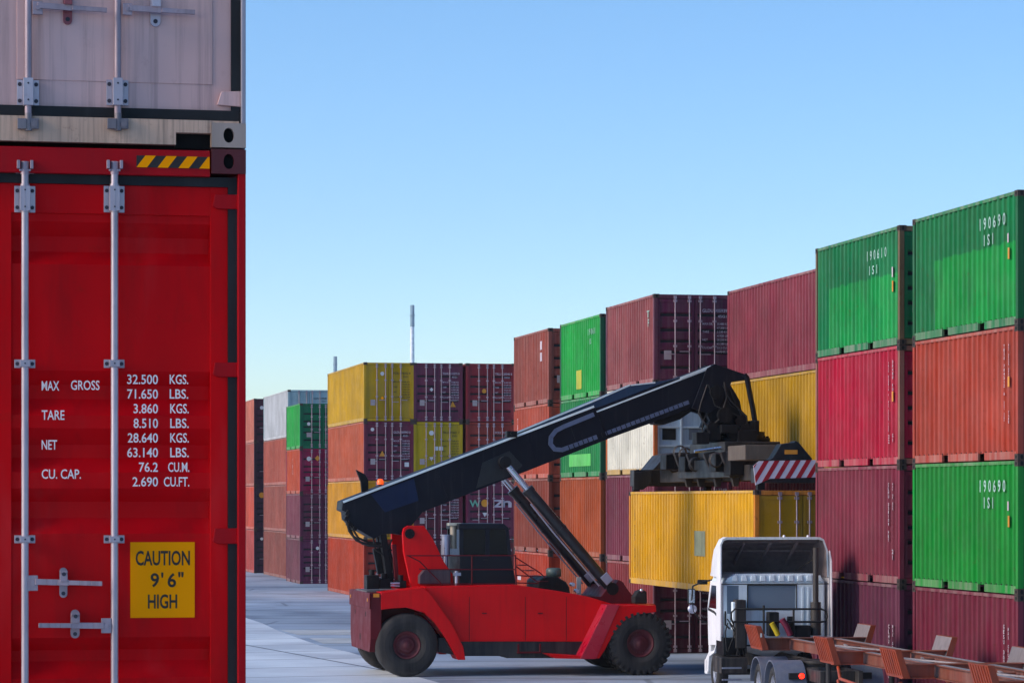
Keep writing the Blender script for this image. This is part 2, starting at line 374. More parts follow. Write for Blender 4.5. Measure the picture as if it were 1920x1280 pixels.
        if dtext:
            l = MB(); a = xl+.115+lw+.02; rnd = random.Random(label); ink = M_blackp if dtext == 'dark' else M_lett
            put_text(l, rnd.choice(('TRLU', 'TGHU', 'FCIU', 'GLDU'))+' '+str(rnd.randint(100000, 999999))+' '+str(rnd.randint(0, 9)), a+lw*.20, a+lw*.97, H*.80, H*.80+.10, yd-.024, .012)
            put_text(l, rnd.choice(('22G1', '45G1')), a+lw*.62, a+lw*.86, H*.80-.15, H*.80-.07, yd-.024, .012)
            for q, (s1, s2) in enumerate((('MAX.GR.', '30.480 KGS'), ('', '67.200 LBS'), ('TARE', '2.230 KGS'), ('', '4.920 LBS'), ('NET', '28.250 KGS'), ('', '62.280 LBS'), ('CU.CAP.', '33.2 CU.M'), ('', '1.172 CU.FT'))):
                z = H*.66 - q*.115
                if s1: put_text(l, s1, a+lw*.20, a+lw*(.24+.035*len(s1)), z, z+.065, yd-.024, .01)
                put_text(l, s2, a+lw*.60, a+lw*.94, z, z+.065, yd-.024, .01)
            l.build('lettering', ink, t)
            g = MB().box(xl+.30, xl+.52, yd-.024, yd-.020, H*.27, H*.27+.26); g.build('placard', M_tan, t)
        for kind, x, z, s, mm in (doordec or ()):
            g = MB()
            if kind == 'diamond': g.prism([(x-s, z), (x, z-s), (x+s, z), (x, z+s)], 'y', yd-.028, yd-.024)
            elif kind == 'tri': g.prism([(x-s, z-s*.8), (x+s, z-s*.8), (x, z+s)], 'y', yd-.028, yd-.024)
            elif kind == 'dtri': g.prism([(x-s, z+s*.8), (x+s, z+s*.8), (x, z-s)], 'y', yd-.028, yd-.024)
            elif kind == 'disc': g.prism([(x+s*math.cos(q*math.pi/8), z+s*math.sin(q*math.pi/8)) for q in range(16)], 'y', yd-.028, yd-.024)
            elif kind == 'sq': g.box(x-s, x+s, yd-.028, yd-.024, z-s, z+s)
            else: put_text(g, kind, x-s*1.6, x+s*1.6, z-s, z+s, yd-.026, .03)
            g.build('placard' if kind in ('diamond','tri','dtri','disc','sq') else 'emblem', mm, t)
    # side lettering (left side faces the camera)
    xs = xl+.004
    def sidefn(a, b): return (xs, a, b)
    if text:
        l = MB()
        for (s, ya, yb, za, zb) in text:
            n = len(s); cw = (yb-ya)/(n)            # characters sit one to a rib; left in the photo = far end (+y)
            for i, ch in enumerate(s):
                if ch == ' ': continue
                q = yb - (i+.5)*cw                   # read from far (left) to near (right)
                put_text(l, ch, -.5, .5, za, zb, 0, .02, fn=lambda a, b, q=q: (xs, q - a*cw*.52, b))
        l.build('lettering', mat('faded_pale_lettering', '#8fb0a4', .6, streak=.3, var=.2, bump=0, scale=3), t)
    if vtext:
        l = MB()
        for (s, yc, za, zb) in vtext:
            n = len(s); hh = (za-zb)/n
            for i, ch in enumerate(s):
                if ch == ' ': continue
                zt = za - i*hh
                put_text(l, ch, -.5, .5, zt-hh*.8, zt, 0, .02, fn=lambda a, b, yc=yc, hh=hh: (xs, yc - a*min(.11, hh*.7), b))
        l.build('lettering', M_blackp if vtext[0][0].startswith('#') else M_lett, t)
    for (mm, ya, yb, za, zb, nm) in (sidedec or ()):
        MB().box(xs-.004, xs+.001, ya, yb, za, zb).build(nm, mm, t)
    return t

def reefer_end(t, xl, xr, y0, H, PD):
    m = MB().box(xl+.11, xr-.11, y0+.10, y0+.13, .13, H-.12); m.build('machinery_panel', mat('reefer_unit_panel', '#93a8b8', .5, streak=.25, rust=.05), t)
    f = MB(); Wd = xr-xl
    for x in (xl+.11, -.42, .42, xr-.16): f.box(x, x+.05, y0+.03, y0+.099, .13, H-.12)
    for z in (.13, .78, 1.32, 1.86, H-.17):
        for a, b in ((xl+.16, -.42), (-.37, .42), (.47, xr-.16)): f.box(a, b, y0+.045, y0+.099, z, z+.05)
    f.build('machinery_frame', mat('reefer_unit_frame', '#a9bac6', .45, streak=.2), t)
    for x, mm in ((-.95, M_dark), (-.16, mat('grey_grille', '#5c6570', .6))):
        MB().box(x, x+.40, y0+.085, y0+.0995, .98, 1.30).build('inspection_window', mm, t)
    c = MB().tube((.1, y0+.07, .5), (.1, y0+.099, .5), .26, 20); c.build('fan_grille', mat('grey_grille', '#5c6570', .6), t)

def near(px, Y): p = at(px, Y); return (p.x, p.y)
def far_to_near(px, Y, L):
    p = at(px, Y) - UU*L; return (p.x, p.y)

G20, G40 = 6.06, 12.19
ROW = 'containers stacked in the long row on the right'
FARG = 'containers stacked at the far end of the yard'
GRN, GRN2 = '#00823c', '#006a35'
BRT = '#009a44'
# --- column A, right edge of the frame
cA = far_to_near(1711, 61.3, G20); P_ = 2.597
gtext = [('190690', -2.42, -.86, 1.98, 2.22), ('1S1', -1.80, -1.10, 1.66, 1.88)]
gdec = [(M_orangep, -2.58, -2.50, 1.30, 1.52, 'placard'), (M_lett, -2.54, -2.48, 1.62, 1.80, 'placard')]
container('bright green container with darker upper band, topmost at the right edge', cA, 3*P_, '#006e42', patch=(-2.95, 1.7, .0, 1.62, '#008e48'), text=gtext, sidedec=gdec, group=ROW, wear=.45, door_shade='#005a34')
vt = [('TEXU 704512 6', -2.30, 2.25, 1.25), ('MAX GROSS 30480', -2.54, 2.25, 1.55), ('22G1 2280', -2.30, 1.15, .75), ('TARE', -2.54, .95, .70)]
container('orange red container right below the topmost green one at the right edge', cA, 2*P_, '#9e4438', vtext=vt, sidedec=[(M_orangep, -2.58, -2.49, 1.42, 1.62, 'placard')], group=ROW, wear=.6)
container('deep green container between the orange red one and the crimson one at the right edge', cA, P_, '#008038', text=gtext, sidedec=gdec, group=ROW, wear=.4)
container('dark crimson container at the foot of the stack at the right edge', cA, 0, '#6a2436', vtext=[('GESU 307791', -2.28, 2.0, .9), ('MAX GROSS', -2.52, 1.95, 1.2), ('2G', -2.50, .85, .6)], group=ROW, wear=.6)
# --- column B
cB = far_to_near(1529, 68.4, G20)
gtB = [('190610', -2.20, -.70, 1.98, 2.20), ('1S1', -1.60, -.85, 1.66, 1.86)]
container('bright green container with white digits, topmost of the stack behind the white truck', cB, 3*P_, '#007046', patch=(-2.95, 2.1, .0, 1.58, '#00904e'), text=gtB, sidedec=[(M_orangep, -2.60, -2.52, 1.18, 1.42, 'placard'), (M_lett, -2.58, -2.51, 1.5, 1.72, 'placard')], group=ROW, wear=.45, post='#6a5a44')
vt2 = [('TRIU 528816 1', -2.28, 2.25, 1.50), ('30480 KG', -2.56, 2.28, 1.60), ('MAX GROSS TARE', -2.28, 1.40, .72), ('22', -2.30, .66, .45), ('G1', -2.56, .68, .48)]
container('crimson pink container between the topmost green one and a maroon one behind the truck', cB, 2*P_, '#a3203c', vtext=vt2, sidedec=[(M_orangep, -2.60, -2.51, 1.38, 1.60, 'placard')], group=ROW, wear=.6, post='#8a5a50')
container('maroon container beside the roof of the white truck', cB, P_, '#75303f', vtext=[('CLHU 228109 NET', -2.28, 2.2, .9), ('MAX GR 305', -2.56, 2.2, 1.6), ('21', -2.55, .75, .5)], group=ROW, wear=.55)
container('purple maroon container on the ground behind the trailer', cB, 0, '#5c2c40', vtext=[('CLHU 311850', -2.30, 1.7, .5), ('MAX GROSS 30', -2.56, 1.7, .6)], group=ROW, wear=.55)
# --- column D (forty foot), half hidden by column B
cD = far_to_near(1364, 82.3, G40)
container('long maroon red container, topmost between the green stack and the lock rod doors', cD, 3*P_, '#7f3a46', L=G40, group=ROW, wear=.55)
container('long yellow container behind the head of the reach stacker boom', cD, 2*P_, '#b08a10', L=G40, group=ROW, wear=.45)
container('long dull red container behind the lifted yellow one', cD, P_, '#6a2c38', L=G40, group=ROW, wear=.55)
container('long maroon container on the ground behind the white truck', cD, 0, '#5e2634', L=G40, group=ROW, wear=.55)
# --- column E
cE = far_to_near(1136, 89.1, G20)
container('brown maroon container with dark lock rod doors, topmost behind the boom', cE, 3*P_, '#84464a', text=[('T', -2.6, -2.0, 1.95, 2.15), ('F', -2.5, -2.2, 1.68, 1.9)], group=ROW, wear=.9, door_shade='#5e2c42')
container('white container with an orange corner post and a grey machinery end', cE, 2*P_, '#e2dfd2', style='reefer', post='#b5601c', group=ROW, wear=.5, sill='#b89860')
container('maroon container under the white one, behind the lifted container', cE, P_, '#6f3343', group=ROW, wear=.5)
container('red brown container on the ground behind the front wheel of the reach stacker', cE, 0, '#7e3438', sidedec=[(M_orangep, .55, .80, 1.75, 1.82, 'placard'), (M_orangep, .55, .80, 1.6, 1.67, 'placard')], group=ROW, wear=.6, door_shade='#4a1c2c')
# --- column G
cG = far_to_near(1050, 97.9, G20)
container('bright green container with a yellow patch low on its side, topmost of its stack', cG, 3*P_, '#009a4a', text=[('19061', -2.3, -1.1, 2.0, 2.2), ('1S', -1.7, -1.3, 1.7, 1.88)], sidedec=[(mat('yellow_green_patch', '#a8a818', .6, streak=.4), -.25, .5, .3, .92, 'repainted_patch')], group=ROW, wear=.5, door_shade='#005238')
container('teal green container seen above and below the boom', cG, 2*P_, '#008049', sidedec=[(mat('pale_green_patch', '#4cab48', .6, streak=.4), -1.6, 1.6, .35, .75, 'repainted_patch')], group=ROW, wear=.6, door_shade='#005238')
container('orange brown container under the teal green one', cG, P_, '#9a4a2c', group=ROW, wear=.6)
container('brownish orange container on the ground beside the lift cylinders', cG, 0, '#8a422c', group=ROW, wear=.7)
# --- column H
cH = far_to_near(963.5, 105.5, G20)
container('weathered brown red container with faded marks, topmost and farthest of the right row', cH, 3*P_, '#8a463e', sidedec=[(M_lett, -1.9, -1.6, 1.9, 2.2, 'placard'), (M_lett, -1.9, -1.6, 1.5, 1.8, 'placard')], group=ROW, wear=1.1)
container('terracotta container with white marks right above the boom', cH, 2*P_, '#a85040', vtext=[('TEX', 2.35, 2.2, 1.5), ('22', 2.35, 1.2, .9)], group=ROW, wear=.6)
container('dull brick container beside the lift cylinders', cH, P_, '#7f3c30', group=ROW, wear=.6)
container('orange red container with white scuffs behind the stairs of the reach stacker', cH, 0, '#a23e2e', sidedec=[(M_lett, 1.75, 2.35, 1.55, 1.72, 'placard'), (M_lett, 1.1, 1.3, .95, 1.2, 'placard'), (M_lett, .55, .95, .9, 1.15, 'placard')], group=ROW, wear=.6)
# --- columns F (door ends face the camera)
YF, HF, PF = 130.0, 2.66, 2.668
c1 = near(682.5, YF); c2 = near(775, YF+.45); c3 = near(874, YF+.9)
kF = dict(L=G40, W=2.27, H=HF, group=FARG, far=True)
container('yellow container with yellow doors, topmost at the left end of its block', c1, 3*PF, '#b89410', style='plain', dtext='dark', doordec=[('disc', -.30, 2.15, .09, M_white), ('diamond', -.30, 1.05, .08, M_yel)], **kF)
container('terracotta container with purple maroon doors between two yellow ones', c1, 2*PF, '#a85640', door_shade='#6a2c40', doordec=[('disc', -.75, 2.3, .08, M_white), ('tri', -.30, 1.2, .14, M_orangep), ('sq', .82, .72, .10, M_white)], **kF)  # purple maroon doors: terracotta with the end's shade put into the colour
container('yellow container behind the tail of the boom', c1, PF, '#bd8a18', style='plain', dtext='dark', **kF)
container('orange red container on the ground behind the rear of the reach stacker', c1, 0, '#9a3a26', door_shade='#8a2c22', doordec=[('tri', -.30, .75, .14, M_orangep)], **kF)
container('purple maroon door end with a small white diamond, topmost in the middle of its block', c2, 3*PF, '#643044', doordec=[('diamond', -.30, 1.45, .09, M_white), ('tri', .68, .78, .14, M_orangep)], **kF)
container('yellow door end with two white squares on its middle rods', c2, 2*PF, '#b2981e', style='plain', dtext='dark', doordec=[('disc', -.30, 2.15, .11, M_white), ('sq', -.08, 1.45, .09, M_white), ('sq', .14, 1.45, .09, M_white), ('dtri', -.30, .98, .10, M_white)], **kF)
container('wine red door end with white lettering between the boom and the cab', c2, PF, '#5e2434', **kF)
container('dark maroon container on the ground behind the cab', c2, 0, '#4e2434', **kF)
container('dark red door end, topmost at the right end of its block', c3, 3*PF, '#843038', doordec=[('disc', -.30, 1.4, .10, M_orangep)], **kF)
container('red brown door end just above the boom', c3, 2*PF, '#8a3a34', doordec=[('diamond', -.72, 1.15, .13, M_orangep)], **kF)
container('dark maroon door end with a green tree, a yellow disc and big white letters', c3, PF, '#6a2e44', dtext=False, doordec=[('W', -.72, 1.62, .16, mat('green_emblem_paint', '#5f9a84', .6, bump=0)), ('disc', -.27, 1.64, .17, M_orangep), ('Z', .38, 1.62, .17, M_lett), ('n', .74, 1.60, .15, M_lett), ('dtri', -.27, 1.12, .11, M_white)], **kF)
container('dark red container on the ground behind the engine air cleaner', c3, 0, '#5e2a30', **kF)
# --- far left blocks
k2 = dict(L=G40, H=2.66, group=FARG, far=True)
g2 = near(540, 162)
container('pale grey container with smooth pale blue doors, topmost behind the green one', g2, 3*PF, '#b9bcc0', style='plain', dtext='dark', door_shade='#9fb6bc', **k2)
container('coral container below the pale grey one', g2, 2*PF, '#9a5044', **k2)
container('mauve brown container in the far left stack', g2, PF, '#8c5048', **k2)
container('brown container at the foot of the far left stack', g2, 0, '#7e4a44', **k2)
g4 = near(562.5, 153); HP = 2.40
k4 = dict(L=G20, H=HP-.006, group=FARG, far=True)
container('small bright green container in front of the pale grey one', g4, 3*HP, '#009446', door_shade='#00694a', dtext=False, doordec=[('disc', -.75, 1.3, .09, M_white), ('sq', -.74, .72, .12, M_tan)], **k4)
container('orange sided container with crimson doors below the green one', g4, 2*HP, '#a84a34', door_shade='#8a2446', vtext=[('YML', .2, 1.9, 1.0)], doordec=[('disc', -.74, 1.85, .12, M_white), ('diamond', -.28, 1.88, .15, M_orangep)], **k4)
container('maroon container with a grey square on its door, second from the ground', g4, HP, '#6e3a48', door_shade='#642e44', **k4)
container('maroon container with a white dot on its door at the foot of the far stack', g4, 0, '#643a46', door_shade='#602a48', doordec=[('disc', -.28, 1.9, .09, M_white)], **k4)
g3 = near(476.5, 176)
container('coral sided container topmost at the edge of the near red one', g3, 3*PF, '#b87060', door_shade='#4a2834', dtext=False, doordec=[('disc', -.75, 2.1, .11, M_white)], **k2)
container('rose brown sided container second from the top beside the near red one', g3, 2*PF, '#a05c52', door_shade='#3c2634', dtext=False, **k2)
container('coral red sided container with an orange disc on its dark door', g3, PF, '#b85446', door_shade='#3a2636', dtext=False, doordec=[('disc', -.75, 2.1, .17, M_orangep)], **k2)
container('dusty red sided container on the ground beside the near red one', g3, 0, '#a04a48', door_shade='#3a2434', dtext=False, doordec=[('disc', -.75, 2.1, .09, M_white)], **k2)
# --- the container being lifted
held = container('yellow forty foot container hanging from the spreader of the reach stacker', (5.88, 69.7), 2.08, '#cf9f04', L=G40, name='lifted_container',
    vtext=[('#', 5.2, 2.5, 2.45), ('IEU 7305', 5.45, 2.1, 1.2), ('5181', 5.45, 1.0, .6), ('45', 5.45, .5, .3)], wear=.55, dtext=False, post='#c07a08', door_shade='#a88408', style='plain',
    sidedec=[(mat('grey_repair_patch', '#7f8468', .6, streak=.6, rust=.3, var=.4), -1.7, -.7, .9, 1.55, 'repair_patch')])

HR = R(.75)
pv = Vector((5.88, 69.7, 0)); Rm = Matrix.Rotation(HR, 3, 'Z')
held.location = pv + Rm @ (held.location - Vector((pv.x, pv.y, held.location.z))) + Vector((0, 0, held.location.z)); held.rotation_euler[2] += HR
# ---------------------------------------------------------------- the near stack on the left
XR, YR = -1.2013, 13.0                     # right front edge of the near containers
def DP(px, py, dep=0.0):
    """photo pixel -> (x, z) on the door plane, x measured left from the right edge"""
    k = (px-960)/F; d = (-XR*-1 - YR*k) if False else (XR - YR*k) / (CT - k*ST)
    return d, HC - (py-HY)/F*(YR - ST*d)
def near_stack():
    W = 2.438; L = G40; cn = Vector((XR, YR, 0)) - VV*W/2
    o = cn + UU*L/2
    def X(px, py=600): return W/2 - DP(px, py)[0]
    def Z(px, py): return DP(px, py)[1]
    y0 = -L/2
    red = mat('glossy_red_container_paint', (.58, .0005, .004), .42, streak=.32, rust=.10, var=.18, dust=.0, bump=.06, spec=.09, vstreak=(3, 3, .6), satlo=1.0); redf = mat('red_frame_paint', (.38, .0008, .006), .45, streak=.2, var=.12, rust=.03, spec=.15, satlo=1.0)
    # top of red / bottom of grey
    zr = Z(461, 281); hr = 2.896; z0 = zr - hr
    # ---------- red container
    t = thing('shipping_container', 'big glossy red container with yellow caution sticker filling the left foreground', 'container', (o.x, o.y, z0), TH)
    zz = lambda px, py: Z(px, py) - z0
    yd = y0 + .045                           # outer face of the door leaf
    f = MB(); xr = W/2; xl = -W/2
    f.box(xr-.036, xr, y0, y0+.12, .118, hr-.108); f.box(xl, xl+.036, y0, y0+.12, .118, hr-.108)
    f.box(xr-.036-.12, xr-.036, y0+.09, y0+.16, .118, hr-.118); f.box(xl+.036, xl+.156, y0+.09, y0+.16, .118, hr-.118)
    f.box(xl+.178, xr-.160, y0+.004, y0+.10, hr-.125, hr-.008); f.box(xl+.178, xr-.178, y0+.004, y0+.10, .01, .13)
    for x in (xl, xr-.11): f.box(x, x+.11, L/2-.12, L/2, .118, hr-.118)
    f.build('frame', redf, t, bevel=.004)
    def casting(par, hh, zb, m, holes=True):
        for x in (xl, xr-.155):
            c = MB(); n = 24; a0, a1 = zb, zb+.11
            cx, cz = x+.0775, (a0+a1)/2; rx, rz_ = .024, .034
            ring = [(cx+rx*math.cos(2*math.pi*k/n), cz+rz_*math.sin(2*math.pi*k/n)) for k in range(n)]
            def sq(k):
                u, v = math.cos(2*math.pi*k/n), math.sin(2*math.pi*k/n); s = max(abs(u), abs(v)); return (cx+.0775*u/s, cz+.055*v/s)
            outer = [sq(k) for k in range(n)]
            vs = [(p[0], y0-.004, p[1]) for p in outer] + [(p[0], y0-.004, p[1]) for p in ring] + [(p[0], y0+.03, p[1]) for p in ring] + [(p[0], y0+.174, p[1]) for p in outer]
            fs = [(k, (k+1)%n, n+(k+1)%n, n+k) for k in range(n)] + [(n+k, n+(k+1)%n, 2*n+(k+1)%n, 2*n+k) for k in range(n)] + [(k, (k+1)%n, 3*n+(k+1)%n, 3*n+k) for k in range(n)]
            c.mat(0).add(vs, fs); c.mat(1).add([(p[0]*1.0, y0+.0305, p[1]) for p in ring], [tuple(range(n))]); c.mat(0).add([(p[0], y0+.1745, p[1]) for p in outer], [tuple(range(n))])
            c.build('corner_fitting', [m, M_dark], par, bevel=0)
    casting(t, hr, hr-.11, mat('red_casting', '#560814', .6, streak=.4, var=.2, rust=.15)); casting(t, hr, 0, mat('red_casting', '#560814'))
    for sx, xo in ((1, xl+.012), (-1, xr-.012)):
        s = MB(); wall(s, corrug(y0+.16, L/2-.10, xo, sx), .15, hr-.06); s.build('side_panel', red, t)
    MB().box(xl+.03, xr-.03, y0+.05, L/2-.05, hr-.045, hr-.02).build('roof', red, t)
    MB().box(xl+.03, xr-.03, y0+.05, L/2-.05, .1, .15).build('floor', M_dark, t)
    MB().box(xl+.12, xr-.12, L/2-.06, L/2-.03, .12, hr-.11).build('end_panel', red, t)
    xs0, xs1 = X(447), X(430); zt = zz(210, 345)
    sl_ = MB(); sl_.box(xl+.04, xr-.037, y0+.03, y0+.075, zz(210,345), zz(210,327)); sl_.box(X(449), X(429), y0+.03, y0+.075, .12, zz(210,345)); sl_.box(-X(429)-.0, -X(449), y0+.03, y0+.075, .12, zz(210,345)) if False else None
    sl_.box(-X(429)-.0, -X(429)+.05, y0+.03, y0+.075, .12, zz(210,345)) if False else None
    sl_.box(xl+.037, xl+.085, y0+.03, y0+.075, .12, zz(210,345)); sl_.box(-.012, .008, y0+.03, y0+.075, .12, zz(210,345))
    sl_.box(xl+.04, xr-.037, y0+.03, y0+.075, .1, .12)
    sl_.build('door_seal', M_black, t)
    grooves = [(415,441,470,495),(694,721,747,778),(802,833,858,885),(915,940,971,1000),(1195,1219,1240,1272)]
    zb_ = .125
    for k in (1, 0):
        if k: a, b = .012, X(429); pa, pb = X(22), X(396)
        else: a, b = -X(429), -.015; pa, pb = -X(396), -X(22)
        d = MB(); zt = zz(210, 345); yp = yd+.012
        d.box(a, pa, yd, yd+.03, zb_, zt); d.box(pb, b, yd, yd+.03, zb_, zt)
        ztop = zz(210, 400); d.box(pa, pb, yd, yd+.03, ztop, zt); d.box(pa, pb, yd, yd+.03, zb_, zb_+.12)
        prof = [(ztop, yp)]
        for q in grooves:
            p = [zz(210, v) for v in q]; prof += [(p[0], yp), (p[1], yp+.046), (p[2], yp+.046), (p[3], yp)]
        prof.append((zb_+.12, yp)); n = len(prof)
        d.smooth(False).add([(x, y, z) for x in (pa, pb) for z, y in prof], [(i, i+1, n+i+1, n+i) for i in range(n-1)])
        # closing cheeks behind the frame
        d.box(pa-.004, pa, yd+.005, yd+.062, zb_, zt); d.box(pb, pb+.004, yd+.005, yd+.062, zb_, zt)
        dob = d.build('door', red, t, bevel=.003)
        for (ya, yb) in ((364, 391), (679, 706), (990, 1019), (1300, 1328)):
            h = MB(); za, zc = zz(430, yb), zz(430, ya)
            if k: h.prism([(X(400), za+.012), (X(408), za), (xr-.006, za+.0), (xr-.006, zc), (X(404), zc)], 'y', yd-.022, yd-.001); h.tube((xr-.022, yd-.012, za-.004), (xr-.022, yd-.012, zc+.004), .016, 12)
            else: h.box(xl+.006, -X(404), yd-.022, yd-.001, za, zc)
            h.build('hinge', redf, dob, bevel=.003)
        rods = ((47, 1), (215, -1)) if k else ()
        for rx, s in rods:
            bx = X(rx); yb = yd-.036; m = MB().mat(0)
            m.tube((bx, yb, .05), (bx, yb, zz(rx, 318)), .0165, 20)
            m.tube((bx, yb, zz(rx, 397)), (bx, yb, zz(rx, 345)), .0205, 20)
            m.build('locking_bar', M_galv, dob)
            c = MB(); zc = zz(rx, 312)                      # cam end in its keeper
            c.box(bx-.026, bx+.026, yb-.016, yb+.03, zc-.022, zc-.012); c.tube((bx, yb, zc-.035), (bx, yb, zc+.022), .019, 14)
            c.box(bx-.036, bx-.022, yb-.03, yb+.03, zc-.012, zc+.026); c.box(bx+.022, bx+.036, yb-.03, yb+.03, zc-.012, zc+.026)
            c.box(bx-.04, bx+.04, yb+.012, yb+.032, zc-.03, zc+.03)
            c.build('cam_keeper', M_galvd, dob, bevel=.002)
            def bracket(ya, yc, hw, nm, bolts):
                q = MB().mat(0); z1, z2 = zz(rx, yc), zz(rx, ya)
                q.box(bx-hw, bx+hw, yd-.009, yd-.001, z1, z2); q.box(bx-.0225, bx+.0225, yb-.020, yd-.009, z1+.004, z2-.004)
                q.mat(1)
                for sx in (-1, 1):
                    for z in bolts(z1, z2): q.tube((bx+sx*(hw-.013), yd-.013, z), (bx+sx*(hw-.013), yd-.008, z), .0085, 12)
                for z in bolts(z1, z2): q.tube((bx, yb-.0215, z), (bx, yb-.0195, z), .004, 10)
                q.build(nm, [M_galv, mat('bolt_head', '#3c3a46', .6, .4, bump=0)], dob, bevel=.0015)
            bracket(347, 397, .046, 'bearing_bracket', lambda a, b: (a+.022, b-.022))
            bracket(673, 689, .046, 'guide_bracket', lambda a, b: ((a+b)/2,))
            bracket(1003, 1018, .046, 'guide_bracket', lambda a, b: ((a+b)/2,))
        if k:
            def handle(rx, hub, bar, ret, par):
                bx = X(rx); m = MB().mat(0)
                m.box(min(X(hub[0]), X(hub[1])), max(X(hub[0]), X(hub[1])), yd-.048, yd-.030, zz(rx, hub[3]), zz(rx, hub[2]))
                xa, xb = X(bar[0]), X(bar[1]); za, zb = zz(rx, bar[2]), zz(rx, bar[3])
                xm = (xa+xb)/2
                n = 7; hw = .0125
                pts = [(xa + (xb-xa)*i/(n-1), za + (zb-za)*i/(n-1)) for i in range(n)]
                for i in range(n-1):
                    (p, q), (u, v) = pts[i], pts[i+1]; w_ = .0135 if i < 3 else .0105
                    yy = yd-.046-.004*i if i > 2 else yd-.052
                    m.bar((p, yy, q), (u, yy-(.004 if i >= 2 else 0), v), w_*2, .012, up=(0, 1, 0))
                m.tube(((X(hub[0])+X(hub[1]))/2, yd-.056, (zz(rx, hub[2])+zz(rx, hub[3]))/2), ((X(hub[0])+X(hub[1]))/2, yd-.047, (zz(rx, hub[2])+zz(rx, hub[3]))/2), .012, 14)
                m.build('handle', M_galvd, par, bevel=.002)
                r = MB().mat(0); cx = X((ret[0]+ret[1])/2); z1, z2 = zz(rx, ret[3]), zz(rx, ret[2]); hw = abs(X(ret[1])-X(ret[0]))/2; n = 8
                poly = [(cx+hw*math.cos(math.pi*i/n), z2-hw+hw*math.sin(math.pi*i/n)) for i in range(n+1)] + [(cx-hw*math.cos(math.pi*i/n), z1+hw-hw*math.sin(math.pi*i/n)) for i in range(n+1)]
                r.prism(poly, 'y', yd-.012, yd-.001)
                zm = (z1+z2)/2; r.box(cx-hw*.9, cx+hw*.9, yd-.066, yd-.058, zm+.006, z2-.012); r.box(cx-hw*.9, cx+hw*.9, yd-.066, yd-.012, z2-.03, z2-.02)
                r.mat(1).tube((cx, yd-.0675, z2-.028), (cx, yd-.0655, z2-.028), .009, 12); r.tube((cx, yd-.0145, z1+.02), (cx, yd-.0115, z1+.02), .009, 12)
                r.build('handle_retainer', [M_galvd, mat('bolt_head', '#3c3a46')], par, bevel=.0015)
            handle(47, (52, 71, 1078, 1107), (66, 191, 1090, 1094), (112, 127, 1064, 1121), dob)
            handle(215, (190, 209, 1158, 1186), (195, 72, 1172, 1170), (133, 150, 1142, 1196), dob)
            l = MB(); yt = yp-.0022
            def T(s, x0, x1, ya, yb): put_text(l, s, X(x0), X(x1), zz((x0+x1)/2, yb), zz((x0+x1)/2, ya), yt, .011)
            for s, x0, x1, ya, yb in (('MAX',79,112,713,731),('GROSS',134,188,712,730),('TARE',79,122,768,786),('NET',79,108,824,842),('CU. CAP.',79,153,879,897)): T(s, x0, x1, ya, yb)
            for i, (a1, x0, b1, x1, e) in enumerate((('32.500',240,'KGS.',320,355),('71.650',240,'LBS.',320,355),('3.860',252,'KGS.',321,356),('8.510',252,'LBS.',321,356),('28.640',241,'KGS.',321,356),('63.140',240,'LBS.',321,356),('76.2',262,'CU.M.',317,357),('2.690',250,'CU.FT.',309,357))):
                y = 701 + i*27.5; T(a1, x0, 298, y, y+18); T(b1, x1, e, y, y+18)
            l.build('lettering', mat('bright_white_lettering', (1.0, .86, .82), .5, streak=0, var=.04, bump=0), dob)
            s_ = MB().box(X(246), X(367), yp-.0035, yp-.0005, zz(305, 1158), zz(305, 1016)); st = s_.build('caution_sticker', M_yel, dob)
            q = MB()
            def T2(s, x0, x1, ya, yb, wgt=.02): put_text(q, s, X(x0), X(x1), zz((x0+x1)/2, yb), zz((x0+x1)/2, ya), yp-.0042, wgt)
            T2('CAUTION', 256, 358, 1032, 1060); T2('9', 284, 300, 1074, 1101); T2("'", 304, 308, 1073, 1083); T2('6', 316, 332, 1074, 1101); T2('"', 336, 346, 1072, 1082); T2('HIGH', 279, 334, 1114, 1141)
            q.build('sticker_lettering', M_blackp, dob)
    hz = MB(); xa, xb = X(256), X(393); za, zb = zz(325, 315), zz(325, 293); yh = y0+.004
    hz.mat(0).box(xa, xb, yh-.003, yh-.0005, za, zb)
    hz.mat(1); per = (xb-xa)/3.5; sl = (zb-za)*.75
    for i in range(4):
        q0 = xa + i*per; pts = [(q0, za), (min(q0+per*.5, xb), za), (min(q0+per*.5+sl, xb), zb), (min(q0+sl, xb), zb)]
        hz.prism(pts, 'y', yh-.0045, yh-.0032)
    hz.build('hazard_stripe', [M_blackp, M_yel], t)
    # ---------- grey container above
    hg = 2.591; zg = Z(461, 278.5)
    t = thing('shipping_container', 'rust stained mauve grey container stacked on top of the big red one', 'container', (o.x, o.y, zg), TH)
    grey = mat('mauve_grey_container_paint', '#cca49e', .5, streak=.38, rust=.08, var=.14, dust=.06, bump=.15, vstreak=(9, 9, .25), scale=1.6)
    sillm = mat('rust_streaked_sill', '#d2ac92', .6, streak=.6, rust=.35, var=.2, vstreak=(14, 14, .5), scale=2, rustcol='#6a4438')
    zz = lambda px, py: Z(px, py) - zg
    f = MB(); f.box(xr-.020, xr, y0, y0+.12, .11, hg-.11); f.box(xl, xl+.02, y0, y0+.12, .11, hg-.11)
    f.box(xr-.14, xr-.02, y0+.09, y0+.16, .11, hg-.11); f.box(xl+.02, xl+.14, y0+.09, y0+.16, .11, hg-.11)
    f.box(xl+.16, xr-.16, y0+.004, y0+.1, hg-.12, hg-.01)
    for x in (xl, xr-.11): f.box(x, x+.11, L/2-.12, L/2, .118, hg-.118)
    f.build('frame', mat('blue_grey_post_paint', '#a09ca8', .5, streak=.3, rust=.06), t, bevel=.004)
    s = MB(); zsb, zst = zz(200, 268), zz(200, 221)
